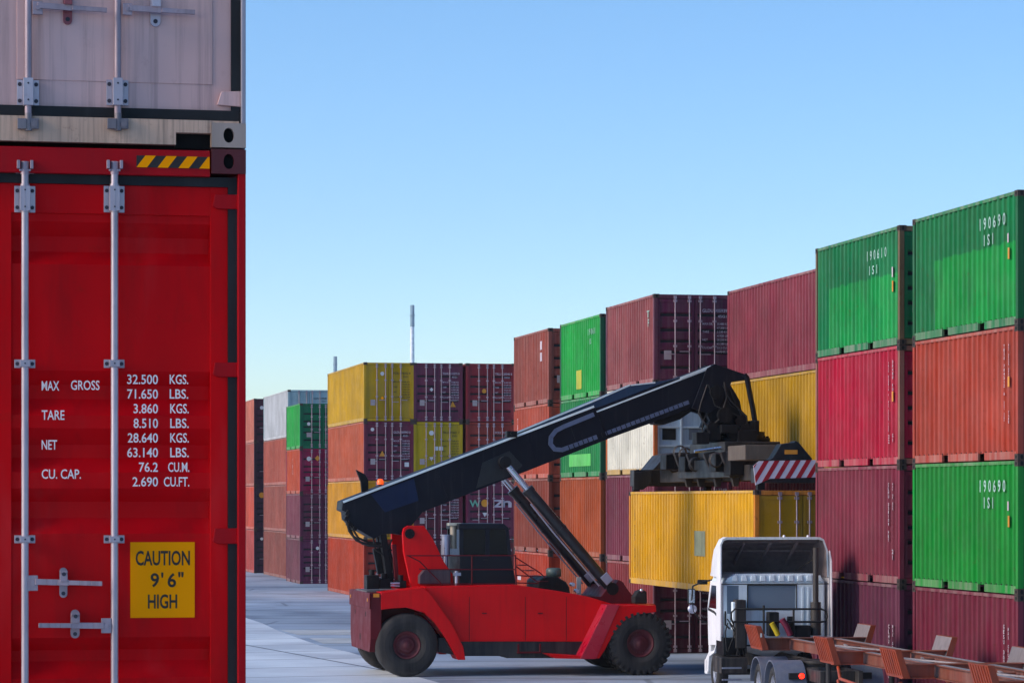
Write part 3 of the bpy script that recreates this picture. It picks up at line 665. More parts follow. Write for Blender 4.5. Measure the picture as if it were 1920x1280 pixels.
    s.box(xl+.16, X(330), y0+.002, y0+.05, zsb, zst); s.box(X(330), X(396), y0+.002, y0+.05, zz(360, 249), zst); s.box(X(396), xr-.157, y0+.002, y0+.05, .005, zst)
    s.box(xr-.157, xr-.03, y0+.008, y0+.05, .112, zst)
    s.build('door_sill', sillm, t, bevel=.003)
    MB().box(X(330), X(396), y0+.06, y0+.09, 0, .12).build('sill_recess', M_dark, t)
    casting(t, hg, .002, mat('grey_casting', '#a89488', .6, streak=.3, rust=.2)); casting(t, hg, hg-.11, mat('grey_casting', '#a89488'))
    for sx, xo in ((1, xl+.012), (-1, xr-.012)):
        q = MB(); wall(q, corrug(y0+.16, L/2-.10, xo, sx), .15, hg-.06); q.build('side_panel', grey, t)
    MB().box(xl+.03, xr-.03, y0+.05, L/2-.05, hg-.045, hg-.02).build('roof', grey, t)
    MB().box(xl+.05, xr-.05, y0+.10, L/2-.05, .1, .15).build('floor', M_dark, t)
    MB().box(xl+.12, xr-.12, L/2-.06, L/2-.03, .12, hg-.11).build('end_panel', grey, t)
    q = MB(); q.box(xl+.03, xr-.025, y0+.03, y0+.075, zst+.001, zz(200, 200)); q.box(X(456), X(435), y0+.03, y0+.076, zz(200, 200), hg-.1); q.box(-.012, .008, y0+.03, y0+.076, zz(200, 200), hg-.1)
    q.build('door_seal', M_black, t)
    yd = y0+.045
    for k in (1, 0):
        a, b = (.012, X(435)) if k else (-X(435), -.015)
        d = MB(); zb0, zt0 = zz(200, 203), hg-.13
        d.box(a, b, yd, yd+.03, zb0, zt0)
        pa, pb = (X(32), X(400)) if k else (-X(400), -X(32))
        d.box(pa, pb, yd-.004, yd, zz(200, 151), zt0-.05)
        dob = d.build('door', grey, t, bevel=.002)
        if k:
            h = MB(); h.prism([(X(408), zz(430,196)), (xr-.004, zz(430,199)), (xr-.004, zz(430,169)), (X(416), zz(430,171))], 'y', yd-.022, yd-.001); h.build('hinge', grey, dob, bevel=.003)
            for rx, hub, bar, ret in ((53, (61, 80, 2, 27), (70, 200, 10, 16), (119, 136, -18, 42)), (221, (230, 248, 6, 28), (240, 365, 15, 20), (283, 302, -14, 46))):
                bx = X(rx); yb = yd-.036
                m = MB().tube((bx, yb, zz(rx, 232)), (bx, yb, hg-.06), .0155, 20); m.build('locking_bar', M_galvd, dob)
                g = MB().mat(0); z1, z2 = zz(rx, 196), zz(rx, 148); hw = .049
                g.box(bx-hw, bx+hw, yd-.009, yd-.0045, z1, z2); g.box(bx-.0215, bx+.0215, yb-.019, yd-.009, z1-.004, z2+.004); g.mat(1)
                for sx in (-1, 1):
                    for z in (z1+.02, z2-.02): g.tube((bx+sx*.036, yd-.013, z), (bx+sx*.036, yd-.008, z), .009, 12)
                for z in (z1+.02, z2-.02): g.tube((bx, yb-.0205, z), (bx, yb-.0185, z), .0045, 10)
                g.build('bearing_bracket', [M_galv, mat('bolt_head', '#3c3a46')], dob, bevel=.0015)
                c = MB(); zc = zz(rx, 234); c.box(bx-.048, bx-.008, y0-.03, y0+.0015, zc-.022, zc+.024); c.box(bx+.006, bx+.046, y0-.024, y0+.0015, zc-.02, zc+.026); c.tube((bx, y0-.012, zc-.028), (bx, y0-.012, zc+.05), .016, 14); c.tube((bx+.026, y0-.03, zc), (bx+.026, y0-.018, zc), .014, 12)
                c.build('cam_keeper', mat('rusty_cam_steel', '#7d7478', .5, .4, rust=.4, streak=.3, scale=3), dob, bevel=.002)
                m = MB(); m.box(X(hub[0]), X(hub[1]), yd-.05, yd-.03, zz(rx, hub[3]), zz(rx, hub[2]))
                xa, xb = X(bar[0]), X(bar[1]); za, zb = zz(rx, bar[2]), zz(rx, bar[3])
                m.bar((xa, yd-.052, za), ((xa+xb)/2, yd-.052, (za+zb)/2), .027, .012, up=(0,1,0)); m.bar(((xa+xb)/2, yd-.055, (za+zb)/2), (xb, yd-.062, zb), .021, .012, up=(0,1,0))
                m.tube(((X(hub[0])+X(hub[1]))/2, yd-.058, zz(rx, (hub[2]+hub[3])/2)), ((X(hub[0])+X(hub[1]))/2, yd-.049, zz(rx, (hub[2]+hub[3])/2)), .010, 14)
                m.build('handle', M_galvd, dob, bevel=.002)
                r = MB().mat(0); cx = X((ret[0]+ret[1])/2); z1, z2 = zz(rx, ret[3]), zz(rx, ret[2]); hw = abs(X(ret[1])-X(ret[0]))/2; n = 8
                poly = [(cx+hw*math.cos(math.pi*i/n), z2-hw+hw*math.sin(math.pi*i/n)) for i in range(n+1)] + [(cx-hw*math.cos(math.pi*i/n), z1+hw-hw*math.sin(math.pi*i/n)) for i in range(n+1)]
                r.prism(poly, 'y', yd-.014, yd-.0045); zm = (z1+z2)/2; r.box(cx-hw*.9, cx+hw*.9, yd-.072, yd-.064, zm+.01, z2-.012); r.mat(1).tube((cx, yd-.0165, z1+.024), (cx, yd-.0135, z1+.024), .010, 12)
                r.build('handle_retainer', [mat('red_stained_steel', '#9a5058', .5, .3, rust=.2) if rx == 53 else M_galv, mat('bolt_head', '#3c3a46')], dob, bevel=.0015)
    # ---------- the container below (just under the frame) and its sleepers
    zb = z0 - 2.86
    container('brown red container at the foot of the near stack, below the big red one', (cn - VV*W/2)[:2], zb-.002 if zb > 0 else 0, '#7a2a26', L=G40, H=2.86-.004, wear=.6)
    for k, yy in enumerate((.5, L-.5)):
        p = cn + UU*yy
        s = MB().box(-1.3, 1.3, -.15, .15, 0, max(.05, zb-.003)).build('concrete_sleeper', mat('sleeper_concrete', '#8c8a86', .8), bevel=.01)
        s.location = (p.x, p.y, 0); s.rotation_euler = (0, 0, TH); s['category'] = 'sleeper'; s['label'] = 'concrete sleeper under the %s end of the near stack' % ('door' if k == 0 else 'far'); s['group'] = 'concrete sleepers'
near_stack()
# ---------------------------------------------------------------- reach stacker
RO = Vector((-2.97, 73.77, 0))
def V(px, py, y=0.0):
    k = (px-960)/F
    x = (k*(RO.y + y*CT) - RO.x + y*ST) / (CT - k*ST)
    return x, HC - (py-HY)/F*(RO.y + x*ST + y*CT)
def VP(pts, y): return [V(a, b, y) for a, b in pts]
M_rred = mat('reach_stacker_red', (.62, .0008, .004), .38, streak=.16, dust=.0, rust=.03, var=.14, bump=.06, spec=.2, satlo=1.0)
M_rred2 = mat('reach_stacker_dark_red', (.095, .004, .009), .55, streak=.2, rust=.05, var=.12, spec=.2)
M_boom = mat('boom_navy_paint', '#0b0d1a', .5, streak=.15, dust=.0, var=.25, bump=.08, spec=.2)
M_boom2 = mat('boom_slate_panel', '#16233f', .6, streak=.15, spec=.15, var=.15)
M_strip = mat('pale_edge_strip', '#e4ecec', .35, .2, streak=.1, bump=0)
M_strip2 = mat('grey_blue_guide', '#5d6884', .4, .3, streak=.2)
M_chrome = mat('chromed_rod', '#c8d4e4', .22, .9, streak=0, var=.05, bump=0)
M_tyre = mat('black_tyre_rubber', '#101016', .78, streak=.15, dust=.10, var=.25, bump=.3)
M_rim = mat('red_wheel_rim', '#5c0a1a', .6, streak=.25, dust=.05, rust=.1, var=.2)
M_gear = mat('oily_black_machinery', '#0b0a0f', .55, .1, streak=.3, rust=.10, var=.4, spec=.25)
M_greyst = mat('dusty_grey_steel', '#211d1e', .6, .1, streak=.4, dust=.04, rust=.25, var=.3)
M_cab = mat('cab_slate_paint', '#0d111e', .45, streak=.15, var=.15, spec=.3)
M_beige = mat('beige_exhaust_steel', '#b4a590', .5, .2, streak=.3, rust=.15)
M_silver = mat('silver_muffler', '#a8abc0', .35, .6, streak=.3, rust=.1)
def glassm(name='tinted_cab_glass', col=(.004, .005, .008)):
    if name in MATS: return MATS[name]
    m = bpy.data.materials.new(name); m.use_nodes = True; b = m.node_tree.nodes['Principled BSDF']
    b.inputs['Base Color'].default_value = (*col, 1); b.inputs['Roughness'].default_value = .10; b.inputs['Specular IOR Level'].default_value = .25
    MATS[name] = m; return m
def lamp(name, col, e):
    m = bpy.data.materials.new(name); m.use_nodes = True; b = m.node_tree.nodes['Principled BSDF']
    b.inputs['Base Color'].default_value = (*col, 1); b.inputs['Roughness'].default_value = .2
    if e: b.inputs['Emission Color'].default_value = (*col, 1); b.inputs['Emission Strength'].default_value = e
    return m

def wheel(par, c, rad, wd, side, lugs=True, rimm=None, rimr=.42, n=48, name='wheel'):
    """side -1: outer face towards -y"""
    h = wd/2; s = side
    w_ = bpy.data.objects.new(name, None); sc.collection.objects.link(w_); w_.parent = par; w_.location = c; w_.empty_display_size = .2
    prof = [(-h*.72, rad*rimr*1.02), (-h*.98, rad*(rimr+.06)), (-h*1.0, rad*.66), (-h*.98, rad*.82), (-h*.84, rad*.955), (-h*.6, rad*.985), (0, rad), (h*.6, rad*.985), (h*.84, rad*.955), (h*.98, rad*.82), (h, rad*.66), (h*.9, rad*(rimr+.06)), (h*.72, rad*rimr*1.02)]
    t = MB().revolve(prof, (0,0,0), n)
    # moulded rings on the sidewall
    for rr in (.60, .72): t.revolve([(s*h*.985, rad*(rr-.012)), (s*h*1.02, rad*rr), (s*h*.985, rad*(rr+.012))], (0,0,0), n)
    if lugs:
        k = 30
        for i in range(k):
            for sg in (-1, 1):
                a = 2*math.pi*(i + (.25 if sg > 0 else 0))/k; M = Matrix.Rotation(-a, 3, 'Y')
                p = M @ Vector((rad*.985, 0, 0)); M2 = M @ Matrix.Rotation(sg*.35, 3, 'X')
                t.cbox(p + Vector((0, sg*h*.50, 0)), rad*.055, h*.86, rad*.10, M2)
                p2 = M @ Vector((rad*.90, 0, 0)); t.cbox(p2 + Vector((0, sg*h*.965, 0)), rad*.15, h*.09, rad*.085, M)
    t.build('tyre', M_tyre, w_)
    R1 = rad*rimr; f = s*h
    r = MB().revolve([(f*.74, R1*1.04), (f*.80, R1*1.04), (f*.78, R1*.93), (f*.55, R1*.86), (f*.42, R1*.62), (f*.62, R1*.58), (f*.66, R1*.50), (f*.66, R1*.30), (f*.80, R1*.26), (f*.80, 0.001)], (0,0,0), n)
    for i in range(10):
        a = 2*math.pi*i/10; r.tube((R1*.74*math.cos(a), f*.48, R1*.74*math.sin(a)), (R1*.74*math.cos(a), f*.60, R1*.74*math.sin(a)), R1*.055, 6)
    r.build('rim', rimm or M_rim, w_)
    return w_

def reach_stacker():
    t = thing('reach_stacker', 'red reach stacker with a long dark boom holding up a yellow container', 'reach stacker', RO, TH)
    B = lambda nm, m, mb, par=None, bev=.008: mb.build(nm, m, par or t, bevel=bev)
    YB = -1.6
    xr, _ = V(693, 1110, YB)
    # rear counterweight
    c = MB(); z0 = V(693, 1222, YB)[1]; z1 = V(693, 1111, YB)[1]
    c.prism([(-1.55, z0), (1.55, z0), (1.74, z0+.35), (1.74, z1-.05), (1.66, z1), (-1.66, z1), (-1.74, z1-.05), (-1.74, z0+.35)], 'x', xr-.001, xr+.28)
    c.box(xr+.281, xr+1.25, -.95, .95, z0-.0, z1-.02)
    c.box(xr-.03, xr-.001, -1.765, 1.765, z1-.40, z1)
    cw = B('counterweight', M_rred2, c, bev=.02)
    B('marker_lamp', lamp('amber_lens', (.55, .22, .01), 0), MB().box(xr-.045, xr-.031, -1.52, -1.42, z1-.22, z1-.13).box(xr-.045, xr-.031, 1.42, 1.52, z1-.22, z1-.13), cw)
    B('tow_hole', M_dark, MB().tube((xr-.004, -.9, z1-.55), (xr+.001, -.9, z1-.55), .07, 14).tube((xr-.004, .9, z1-.55), (xr+.001, .9, z1-.55), .07, 14).tube((xr-.004, 0, .95), (xr+.001, 0, .95), .09, 14), cw, 0)
    xa, za = V(700, 1119, -1.76); xb, zb = V(711, 1112, -1.76)
    B('amber_reflector', mat('amber_reflector', '#c87808', .4, bump=0), MB().box(xa, xb, -1.776, -1.7661, za, zb), cw, 0)
    # deck and body
    top = VP([(795,1099),(962,1095),(1045,1107),(1100,1117),(1150,1132),(1128,1202),(856,1202),(835,1160)], YB)
    b = B('body', M_rred, MB().prism(top, 'y', YB, 1.6), bev=.02)
    B('deck_plate', mat('worn_grey_deck', '#4e4a50', .7, streak=.3, dust=.3), MB().box(xr+.02, V(795,1099,YB)[0]+.05, -.95, .95, z1-.018, z1+.03), bev=0)
    for nm, a, q, z in (('panel_seam', 880, 880, 0), ('panel_seam', 985, 985, 0), ('panel_seam', 1062, 1062, 0)):
        x_, zz_ = V(a, 1200, YB); x2, z2 = V(a, 1118, YB)
        MB().box(x_-.006, x_+.006, YB-.003, YB-.0005, zz_, z2).build(nm, M_dark, b)
    for a in (905, 1010):
        x_, zz_ = V(a, 1150, YB); MB().box(x_-.02, x_+.1, YB-.03, YB-.0005, zz_, zz_+.03).build('latch', M_rred2, b)
    chs = VP([(822,1195),(1110,1203),(1100,1228),(1040,1229),(1038,1233),(950,1233),(946,1229),(868,1229),(822,1222)], YB+.05)
    ch = B('chassis', mat('chassis_black', '#10131a', .6, streak=.3, dust=.15), MB().prism(chs, 'y', YB+.05, 1.55), bev=.01)
    x1, zz1 = V(1035, 1205, YB); B('step', M_rred2, MB().box(x1-.9, x1-.3, YB-.10, YB+.06, .56, .60).box(x1-.9, x1-.86, YB-.10, YB-.04, .60, .80).box(x1-.34, x1-.3, YB-.10, YB-.04, .60, .80), ch)
    for sg in (-1, 1):
        ya, yb = (-1.76, -.96) if sg < 0 else (.96, 1.76)
        rf = VP([(714,1110),(793,1100),(806,1112),(846,1168),(868,1212),(872,1236),(858,1236),(838,1200),(815,1167),(795,1148),(762,1138),(732,1140),(714,1142)], -1.7)
        B('rear_fender', M_rred, MB().prism(rf, 'y', ya, yb), bev=.01)
        ya, yb = (-2.2, -1.5) if sg < 0 else (1.5, 2.2)
        ff = VP([(1160,1134),(1228,1134),(1229,1146),(1192,1151),(1170,1162),(1150,1184),(1132,1218),(1122,1233),(1116,1233)], -2.1)
        B('front_fender', M_rred, MB().prism(ff, 'y', ya, yb), bev=.01)
        fb = VP([(1136,1133),(1159.6,1133),(1115.6,1234),(1086,1234)], -2.1)
        B('fender_brace', mat('glossy_lit_brace_red', '#a8102c', .3, streak=.1, var=.08, bump=.05), MB().prism(fb, 'y', ya-.03 if sg < 0 else ya, yb if sg < 0 else yb+.03), bev=.01)  # pinker red than the fender, the light it catches put into the colour
        st = VP([(1024,1225),(1087,1229),(1087,1234),(1040,1233)], -2.1)
        B('side_step', M_rred, MB().prism(st, 'y', ya, yb), bev=0)
    # wheels
    fx = V(1200, 1205, -2.1)[0]
    for y, s in ((-1.55, -1), (1.55, 1)): wheel(t, (0, y, .80), .80, .50, s, lugs=False)
    for y, s in ((-1.95, -1), (-1.32, -1), (1.32, 1), (1.95, 1)): wheel(t, (fx, y, .81), .81, .52, s, lugs=(y < 0))
    B('axle', M_gear, MB().tube((0, -1.4, .8), (0, 1.4, .8), .17, 16)); B('axle', M_gear, MB().tube((fx, -1.6, .81), (fx, 1.6, .81), .26, 16).box(fx-.4, fx+.4, -.45, .45, .45, 1.2))
    # mast brackets
    mp = [(755,1000),(757,990),(765,985),(795,985),(812,1010),(832,1052),(849,1076),(851,1100),(772,1102),(765,1072),(757,1035)]
    for sg in (-1, 1):
        y = -.98 if sg < 0 else .83
        m = B('mast_bracket', M_rred, MB().prism(VP(mp, -.98), 'y', y, y+.15), bev=.012)
        px_, pz = V(768, 1000, -.98); ye = -.98 if sg < 0 else .98
        q = MB().tube((px_, ye-.05*(1 if sg<0 else -1)*1, pz), (px_, ye, pz), .125, 20)
        for k in range(6): q.tube((px_+.09*math.cos(k*1.047), ye+sg*.075, pz+.09*math.sin(k*1.047)), (px_+.09*math.cos(k*1.047), ye+sg*.05, pz+.09*math.sin(k*1.047)), .018, 6)
        B('pivot_pin', M_gear, q, m, 0)
    # boom
    ob = VP([(643,939),(1114,760),(1140,823),(793,959),(757,1003),(742,1000),(715,1001),(702,1010),(687,1001),(664,988),(651,972),(650,960),(641,956)], -.52)
    bm = B('outer_boom', M_boom, MB().prism(ob, 'y', -.52, .52), bev=.015)
    ib = VP([(1092,774),(1338,685),(1348,700),(1300,764),(1130,826)], -.44)
    ibm = B('inner_boom', M_boom, MB().prism(ib, 'y', -.44, .44), bev=.012)
    def strip(pts, y, wd, m, nm, par, th=.02):
        q = MB(); P = [Vector((a[0], 0, a[1])) for a in VP(pts, y)]
        for p0, p1 in zip(P, P[1:]):
            d = (p1-p0).normalized(); n_ = Vector((-d.z, 0, d.x))*wd/2; e = d*wd*.18
            q.prism([(p.x, p.z) for p in (p0-n_-e, p1-n_+e, p1+n_+e, p0+n_-e)], 'y', y-th, y-.0005)
        return q.build(nm, m, par)
    strip([(644,940.5),(1113,762)], -.521, .055, M_strip, 'edge_strip', bm)
    strip([(1114,773.5),(1336,688.5)], -.441, .04, M_strip, 'edge_strip', ibm)
    tr = VP([(958,815),(1180,722),(1228,716),(1262,710),(1225,724),(1110,768)], -.3)
    B('hose_tray', mat('hose_tray_steel', '#28405c', .4, .3, streak=.2), MB().prism(tr, 'y', -.34, .1), bm, 0)
    strip([(958,815),(1112,752),(1180,722)], -.345, .04, M_strip, 'edge_strip', bm)
    strip([(1183,722),(1228,717)], -.345, .035, M_strip, 'edge_strip', bm)
    strip([(1276,709),(1332,687)], -.46, .06, M_strip, 'edge_strip', ibm)
    U_ = [(1112,777),(1058,799),(1042,807),(1033,819),(1032,832),(1040,842),(1054,843),(1118,819)]
    gd = strip(U_, -.526, .11, M_strip2, 'hose_guide', bm, .035)
    strip([(1118,819),(1290,754)], -.445, .10, M_strip2, 'hose_guide', ibm, .03)
    q = MB()                                           # ring joints along the guide
    for i in range(1, 26):
        a = i/26; x_, z_ = V(1058+(1290-1058)*a, 842+(755-842)*a, -.57); q.cbox((x_, -.568, z_), .02, .014, .115, Matrix.Rotation(R(-21), 3, 'Y'))
    q.build('guide_links', M_boom, gd)
    sp = VP([(695,926),(776,897),(785,938),(722,960)], -.53); B('side_plate', M_boom2, MB().prism(sp, 'y', -.532, -.5205), bm, .002)
    sp = VP([(905,867),(955,845),(980,872),(962,890),(893,915)], -.53); B('wear_plate', mat('boom_black_plate', '#0b0e16', .45, streak=.2), MB().prism(sp, 'y', -.531, -.5205), bm, .002)
    # seam lines and bolts on the boom flank
    q = MB()
    for a in (830, 1000, 1075):
        x_, z_ = V(a, 939-.383*(a-643)+38, -.53); q.cbox((x_, -.523, z_), .03, .008, .80, Matrix.Rotation(R(-21), 3, 'Y'))
    q.build('weld_rib', M_boom, bm)
    # roller block beside the tray
    x_, z_ = V(960, 818, -.5); B('roller_block', M_gear, MB().box(x_-.15, x_+.12, -.6, -.35, z_-.02, z_+.14).tube((x_, -.66, z_+.08), (x_, -.6, z_+.08), .06, 14), bm, .01)
    x_, z_ = V(1232, 800, -.3); 
    ci = VP([(1225,790),(1290,764),(1298,770),(1275,786),(1245,796),(1230,795)], -.3); B('extension_cylinder', M_gear, MB().prism(ci, 'y', -.3, .3), ibm, .01)
    # tail details
    fin = VP([(667,880),(684,889),(690,900),(690,921),(678,925),(676,903)], .3); B('air_intake', M_gear, MB().prism(fin, 'y', .22, .38), bm, .01)
    x_, z_ = V(713, 909, .2)
    bc = B('beacon_base', M_gear, MB().tube((x_, .2, z_-.12), (x_, .2, z_+.02), .05, 12), bm, 0)
    MB().revolve([(z_+.02, .085), (z_+.10, .085), (z_+.15, .06), (z_+.165, .001)], (x_, .2, 0), 16, 'z').build('beacon', lamp('orange_beacon_lens', (.95, .10, .01), .6), bc)
    hs = lambda pts, y, r: MB().path([(V(a, b, y)[0], y, V(a, b, y)[1]) for a, b in pts], r, 8)
    for pts, y, r in (([(652,955),(650,975),(655,995),(668,1012),(690,1022),(716,1024)], -.5, .035), ([(656,970),(660,990),(672,1008),(690,1016),(714,1018)], -.35, .03), ([(654,962),(654,985),(662,1004),(680,1019),(714,1021)], -.2, .03),
                      ([(700,1008),(704,1030),(720,1040),(735,1030)], -.45, .025), ([(735,1010),(728,1030),(738,1060),(736,1088)], -.45, .022)):
        hs(pts, y, r).build('hydraulic_hose', M_black, bm)
    cl = MB()
    for a, b in ((650,962),(648,972),(655,982),(664,990)):
        x_, z_ = V(a, b, -.4); cl.cbox((x_, -.35, z_), .1, .5, .1, Matrix.Rotation(.4, 3, 'Y'))
    B('hose_manifold', M_gear, cl, bm, .01)
    # rear support and deck gear
    x0, zz0 = V(718, 1000, -.4); x1, zz1 = V(732, 1088, -.4)
    B('boom_support', M_gear, MB().bar((x0, -.3, zz0), (x1, -.3, zz1-.1), .16, .36, up=(0,1,0)).bar((x0, .3, zz0), (x1, .3, zz1-.1), .16, .36, up=(0,1,0)).bar((x0+.02, 0, zz0-.35), (x1-.05, 0, zz1+.2), .45, .2, up=(0,1,0)), t, .01)
    x1, zz1 = V(744, 1096, -.5); x0, zz0 = V(738, 1020, -.5)
    B('stay_post', M_rred2, MB().bar((x0, -.55, zz0), (x1, -.55, zz1), .10, .14, up=(0,1,0)).bar((x0, .55, zz0), (x1, .55, zz1), .10, .14, up=(0,1,0)), t, .006)
    for a0, a1, b0, b1, y, m, nm in ((688,711,1078,1104,-.9,M_gear,'valve_block'),(712,734,1085,1103,-.8,M_gear,'valve_block'),(745,762,1088,1102,-1.0,M_gear,'filter_housing')):
        x0, zz0 = V(a0, b1, y); x1, zz1 = V(a1, b0, y)
        B(nm, m, MB().box(x0, x1, y, y+.5, zz0, zz1).tube(((x0+x1)/2, y+.2, zz1), ((x0+x1)/2, y+.2, zz1+.14), .07, 12), t, .012)
    x0, z_ = V(733, 1093, -1.1); x1 = V(750, 1093, -1.1)[0]
    B('pipe_joint', M_silver, MB().tube((x0, -1.05, z_), (x1, -1.05, z_), .025, 10).tube((x0, -1.05, z_-.06), (x1, -1.05, z_-.07), .02, 10), t, 0)
    # tool box
    x0, zz0 = V(787, 1094, -1.3); x1, zz1 = V(845, 1068, -1.3)
    B('tool_box', mat('toolbox_grey_purple', '#33202e', .5, streak=.2, dust=.15), MB().prism([(x0, zz0), (x1, zz0), (x1, zz1), (x0+.12, zz1), (x0, zz1-.14)], 'y', -1.3, -.99), t, .02)
    # cab
    yc = -.9
    def C(a, b): return V(a, b, yc)
    cb = bpy.data.objects.new('cab', None); sc.collection.objects.link(cb); cb.parent = t; cb.empty_display_size = .3
    low = VP([(862,1041),(958,1041),(968,1094),(862,1094)], yc); MB().prism(low, 'y', yc, .9).build('cab_shell', M_cab, cb, bevel=.02)
    rf = VP([(860,981),(944,981),(953,988),(954,992),(860,992)], yc); MB().prism(rf, 'y', yc-.02, .92).build('cab_roof', M_cab, cb, bevel=.02)
    pil = MB()
    for p in ([(862,992),(869,992),(869,1041),(862,1041)], [(910,992),(918,992),(918,1041),(910,1041)], [(948,992),(954,992),(959,1041),(953,1041)]):
        for y0, y1 in ((yc, yc+.07), (.83, .9)): pil.prism(VP(p, yc), 'y', y0, y1)
    pil.build('cab_pillars', M_cab, cb)
    g = glassm()
    for p in ([(869,992),(910,992),(910,1041),(869,1041)], [(918,992),(948,992),(953,1041),(918,1041)]):
        for y0 in (yc+.03, .85): MB().prism(VP(p, yc), 'y', y0, y0+.012).build('side_window', g, cb)
    (xa, za), (xb, zb) = C(864, 1041), C(864, 992); MB().box(xa, xa+.012, yc+.08, .82, za, zb).build('rear_window', g, cb)
    (xa, za), (xb, zb) = C(957.5, 1041), C(951.5, 992); MB().add([(xa, yc+.08, za), (xa, .82, za), (xb, .82, zb), (xb, yc+.08, zb)], [(0,1,2,3)]).build('windscreen', g, cb)
    (xa, za) = C(900, 1070); seat = MB().box(xa-.25, xa+.25, -.3, .3, za, za+.4).box(xa-.3, xa-.15, -.28, .28, za+.4, za+1.1); seat.build('driver_seat', M_black, cb, bevel=.03)
    (xa, za) = C(905, 1049); MB().tube((xa, yc-.03, za), (xa+.14, yc-.03, za), .012, 8).build('door_handle', M_black, cb)
    # exhaust and muffler
    (xa, za), (xb, zb) = V(850, 1028, -.5), V(850, 984, -.5)
    B('exhaust_stack', M_beige, MB().tube((xa, -.5, za), (xa, -.5, zb), .085, 16), t, 0)
    xa, za = V(840, 985, -.5); xb = V(863, 985, -.5)[0]; B('exhaust_cap', mat('pale_cap', '#cfc8b4', .4, .2, rust=.05), MB().box(xa, xb, -.62, -.3, za-.0, za+.07), t, .012)
    (xa, za), (xb, zb) = V(836, 1040, -.6), V(836, 1004, -.6); B('muffler', M_silver, MB().tube((xa, -.6, za), (xa, -.6, zb), .11, 18).tube((xa, -.6, zb), (xa, -.6, zb+.03), .14, 18).tube((xa, -.6, za-.4), (xa, -.6, za), .06, 12), t, 0)
    (xa, za) = V(856, 1092, -1.35); B('warning_lamp_post', M_silver, MB().tube((xa, -1.35, za-.05), (xa, -1.35, za+.30), .045, 12).box(xa-.08, xa+.1, -1.42, -1.28, za+.18, za+.26), t, 0)
    # rails
    yr = -1.52
    def tube(pts, r=.016, y=yr, nm='handrail', m=None): MB().path([(V(a, b, y)[0], y, V(a, b, y)[1]) for a, b in pts], r, 6).build(nm, m or M_rred2, t)
    tube([(762,1041),(860,1041),(968,1041)]); tube([(786,1066),(800,1067),(968,1067)]); tube([(787,1094),(800,1094),(966,1094)])
    tube([(885,1041),(885,1096)]); tube([(765,1041),(787,1052),(830,1096)]); tube([(966,1041),(968,1096)], .02)
    tube([(966,1044),(1012,1073),(1022,1082)]); tube([(966,1060),(990,1078),(1010,1092)]); tube([(968,1092),(1010,1093)]); tube([(968,1078),(1000,1080)])
    for i in range(4): (xa, za) = V(976+i*13, 1058+i*10, yr+.4); B('stair_tread', M_rred2, MB().box(xa-.10, xa+.12, yr+.1, yr+.6, za-.02, za), t, 0)
    # air cleaner and engine hood items
    hb = VP([(1008,1110),(1008,1090),(1016,1083),(1030,1081),(1044,1081),(1060,1090),(1066,1100),(1068,1118)], -1.2)
    B('engine_cover', M_gear, MB().prism(hb, 'y', -1.3, .2), t, .03)
    xa, za = V(1038, 1083, -.9); zt = V(1038, 1064, -.9)[1]
    B('air_cleaner', mat('grey_green_canister', '#4a5a58', .45, streak=.25, dust=.2), MB().revolve([(za, .13), (za+.04, .13), (za+.04, .19), (zt-.05, .20), (zt, .16), (zt, .001)], (xa, -.9, 0), 20, 'z'), t, 0)
    q = MB()
    for a, b in ((1082,1107),(1020,1102),(1074,1095)):
        xa, za = V(a, b, -1.2); q.tube((xa, -1.25, za), (xa, -1.0, za), .05, 10)
    B('filler_cap', M_silver, q, t, 0)
    q = MB(); xa, za = V(1086, 1112, -.6); q.box(xa-.05, xa+.05, -.6, -.5, za-.1, za+.42); B('marker_post', mat('pale_marker', '#c8ccc0', .4), q, t, 0)
    fs = VP([(1088,1116),(1125,1118),(1140,1098),(1152,1096),(1158,1086),(1166,1090),(1178,1108),(1196,1128),(1212,1136),(1110,1136)], -1.0)
    B('front_frame', M_rred2, MB().prism(fs, 'y', -1.1, 1.1), t, .015)
    dk = VP([(1148,1132),(1228,1132),(1228,1138),(1148,1138)], -1.5); B('front_deck', M_rred, MB().prism(dk, 'y', -1.5, 1.5), t, 0)
    wl = VP([(1187,1131),(1187,1118),(1193,1108),(1202,1104),(1210,1108),(1211,1131)], -1.7); w_ = B('work_lamp', M_black, MB().prism(wl, 'y', -1.85, -1.5), t, .03)
    xa, za = V(1203, 1106, -1.86); MB().revolve([(0, .045), (-.03, .035), (-.04, .001)], (xa, -1.86, za), 14).build('lamp_glass', M_chrome, w_)
    # lift cylinders
    for y in (-.95, .95):
        a = V(946, 866, -.95); b_ = V(1146, 1103, -.95); m_ = V(996, 921, -.95)
        P = lambda q: Vector((q[0], y, q[1]))
        A, Bv = P(a), P(b_); d = (Bv-A).normalized(); L_ = (Bv-A).length; k = (P(m_)-A).length
        cyl = MB().tube(A + d*k, Bv - d*.12, .142, 24).tube(A + d*(k-.12), A + d*k, .16, 24).tube(A+d*(L_*.52), A+d*(L_*.52+.08), .155, 24)
        cc = cyl.build('lift_cylinder', mat('cylinder_black', '#0e131c', .35, streak=.15, dust=.05), t)
        MB().tube(A, A + d*k, .085, 20).build('piston_rod', M_chrome, cc)
        MB().tube((A.x, y-.14, A.z), (A.x, y+.14, A.z), .15, 18).build('rod_eye', M_gear, cc)
        MB().tube((Bv.x, y-.16, Bv.z-.0), (Bv.x, y+.16, Bv.z-.0), .16, 18).build('base_eye', M_gear, cc)
        q = A + d*(L_-.32); MB().cbox(q + Vector((.05, -.17, .02)), .26, .05, .22, Matrix.Rotation(-math.atan2(-d.z, d.x)*-1, 3, 'Y')).build('cylinder_clamp', M_silver, cc, bevel=.01)
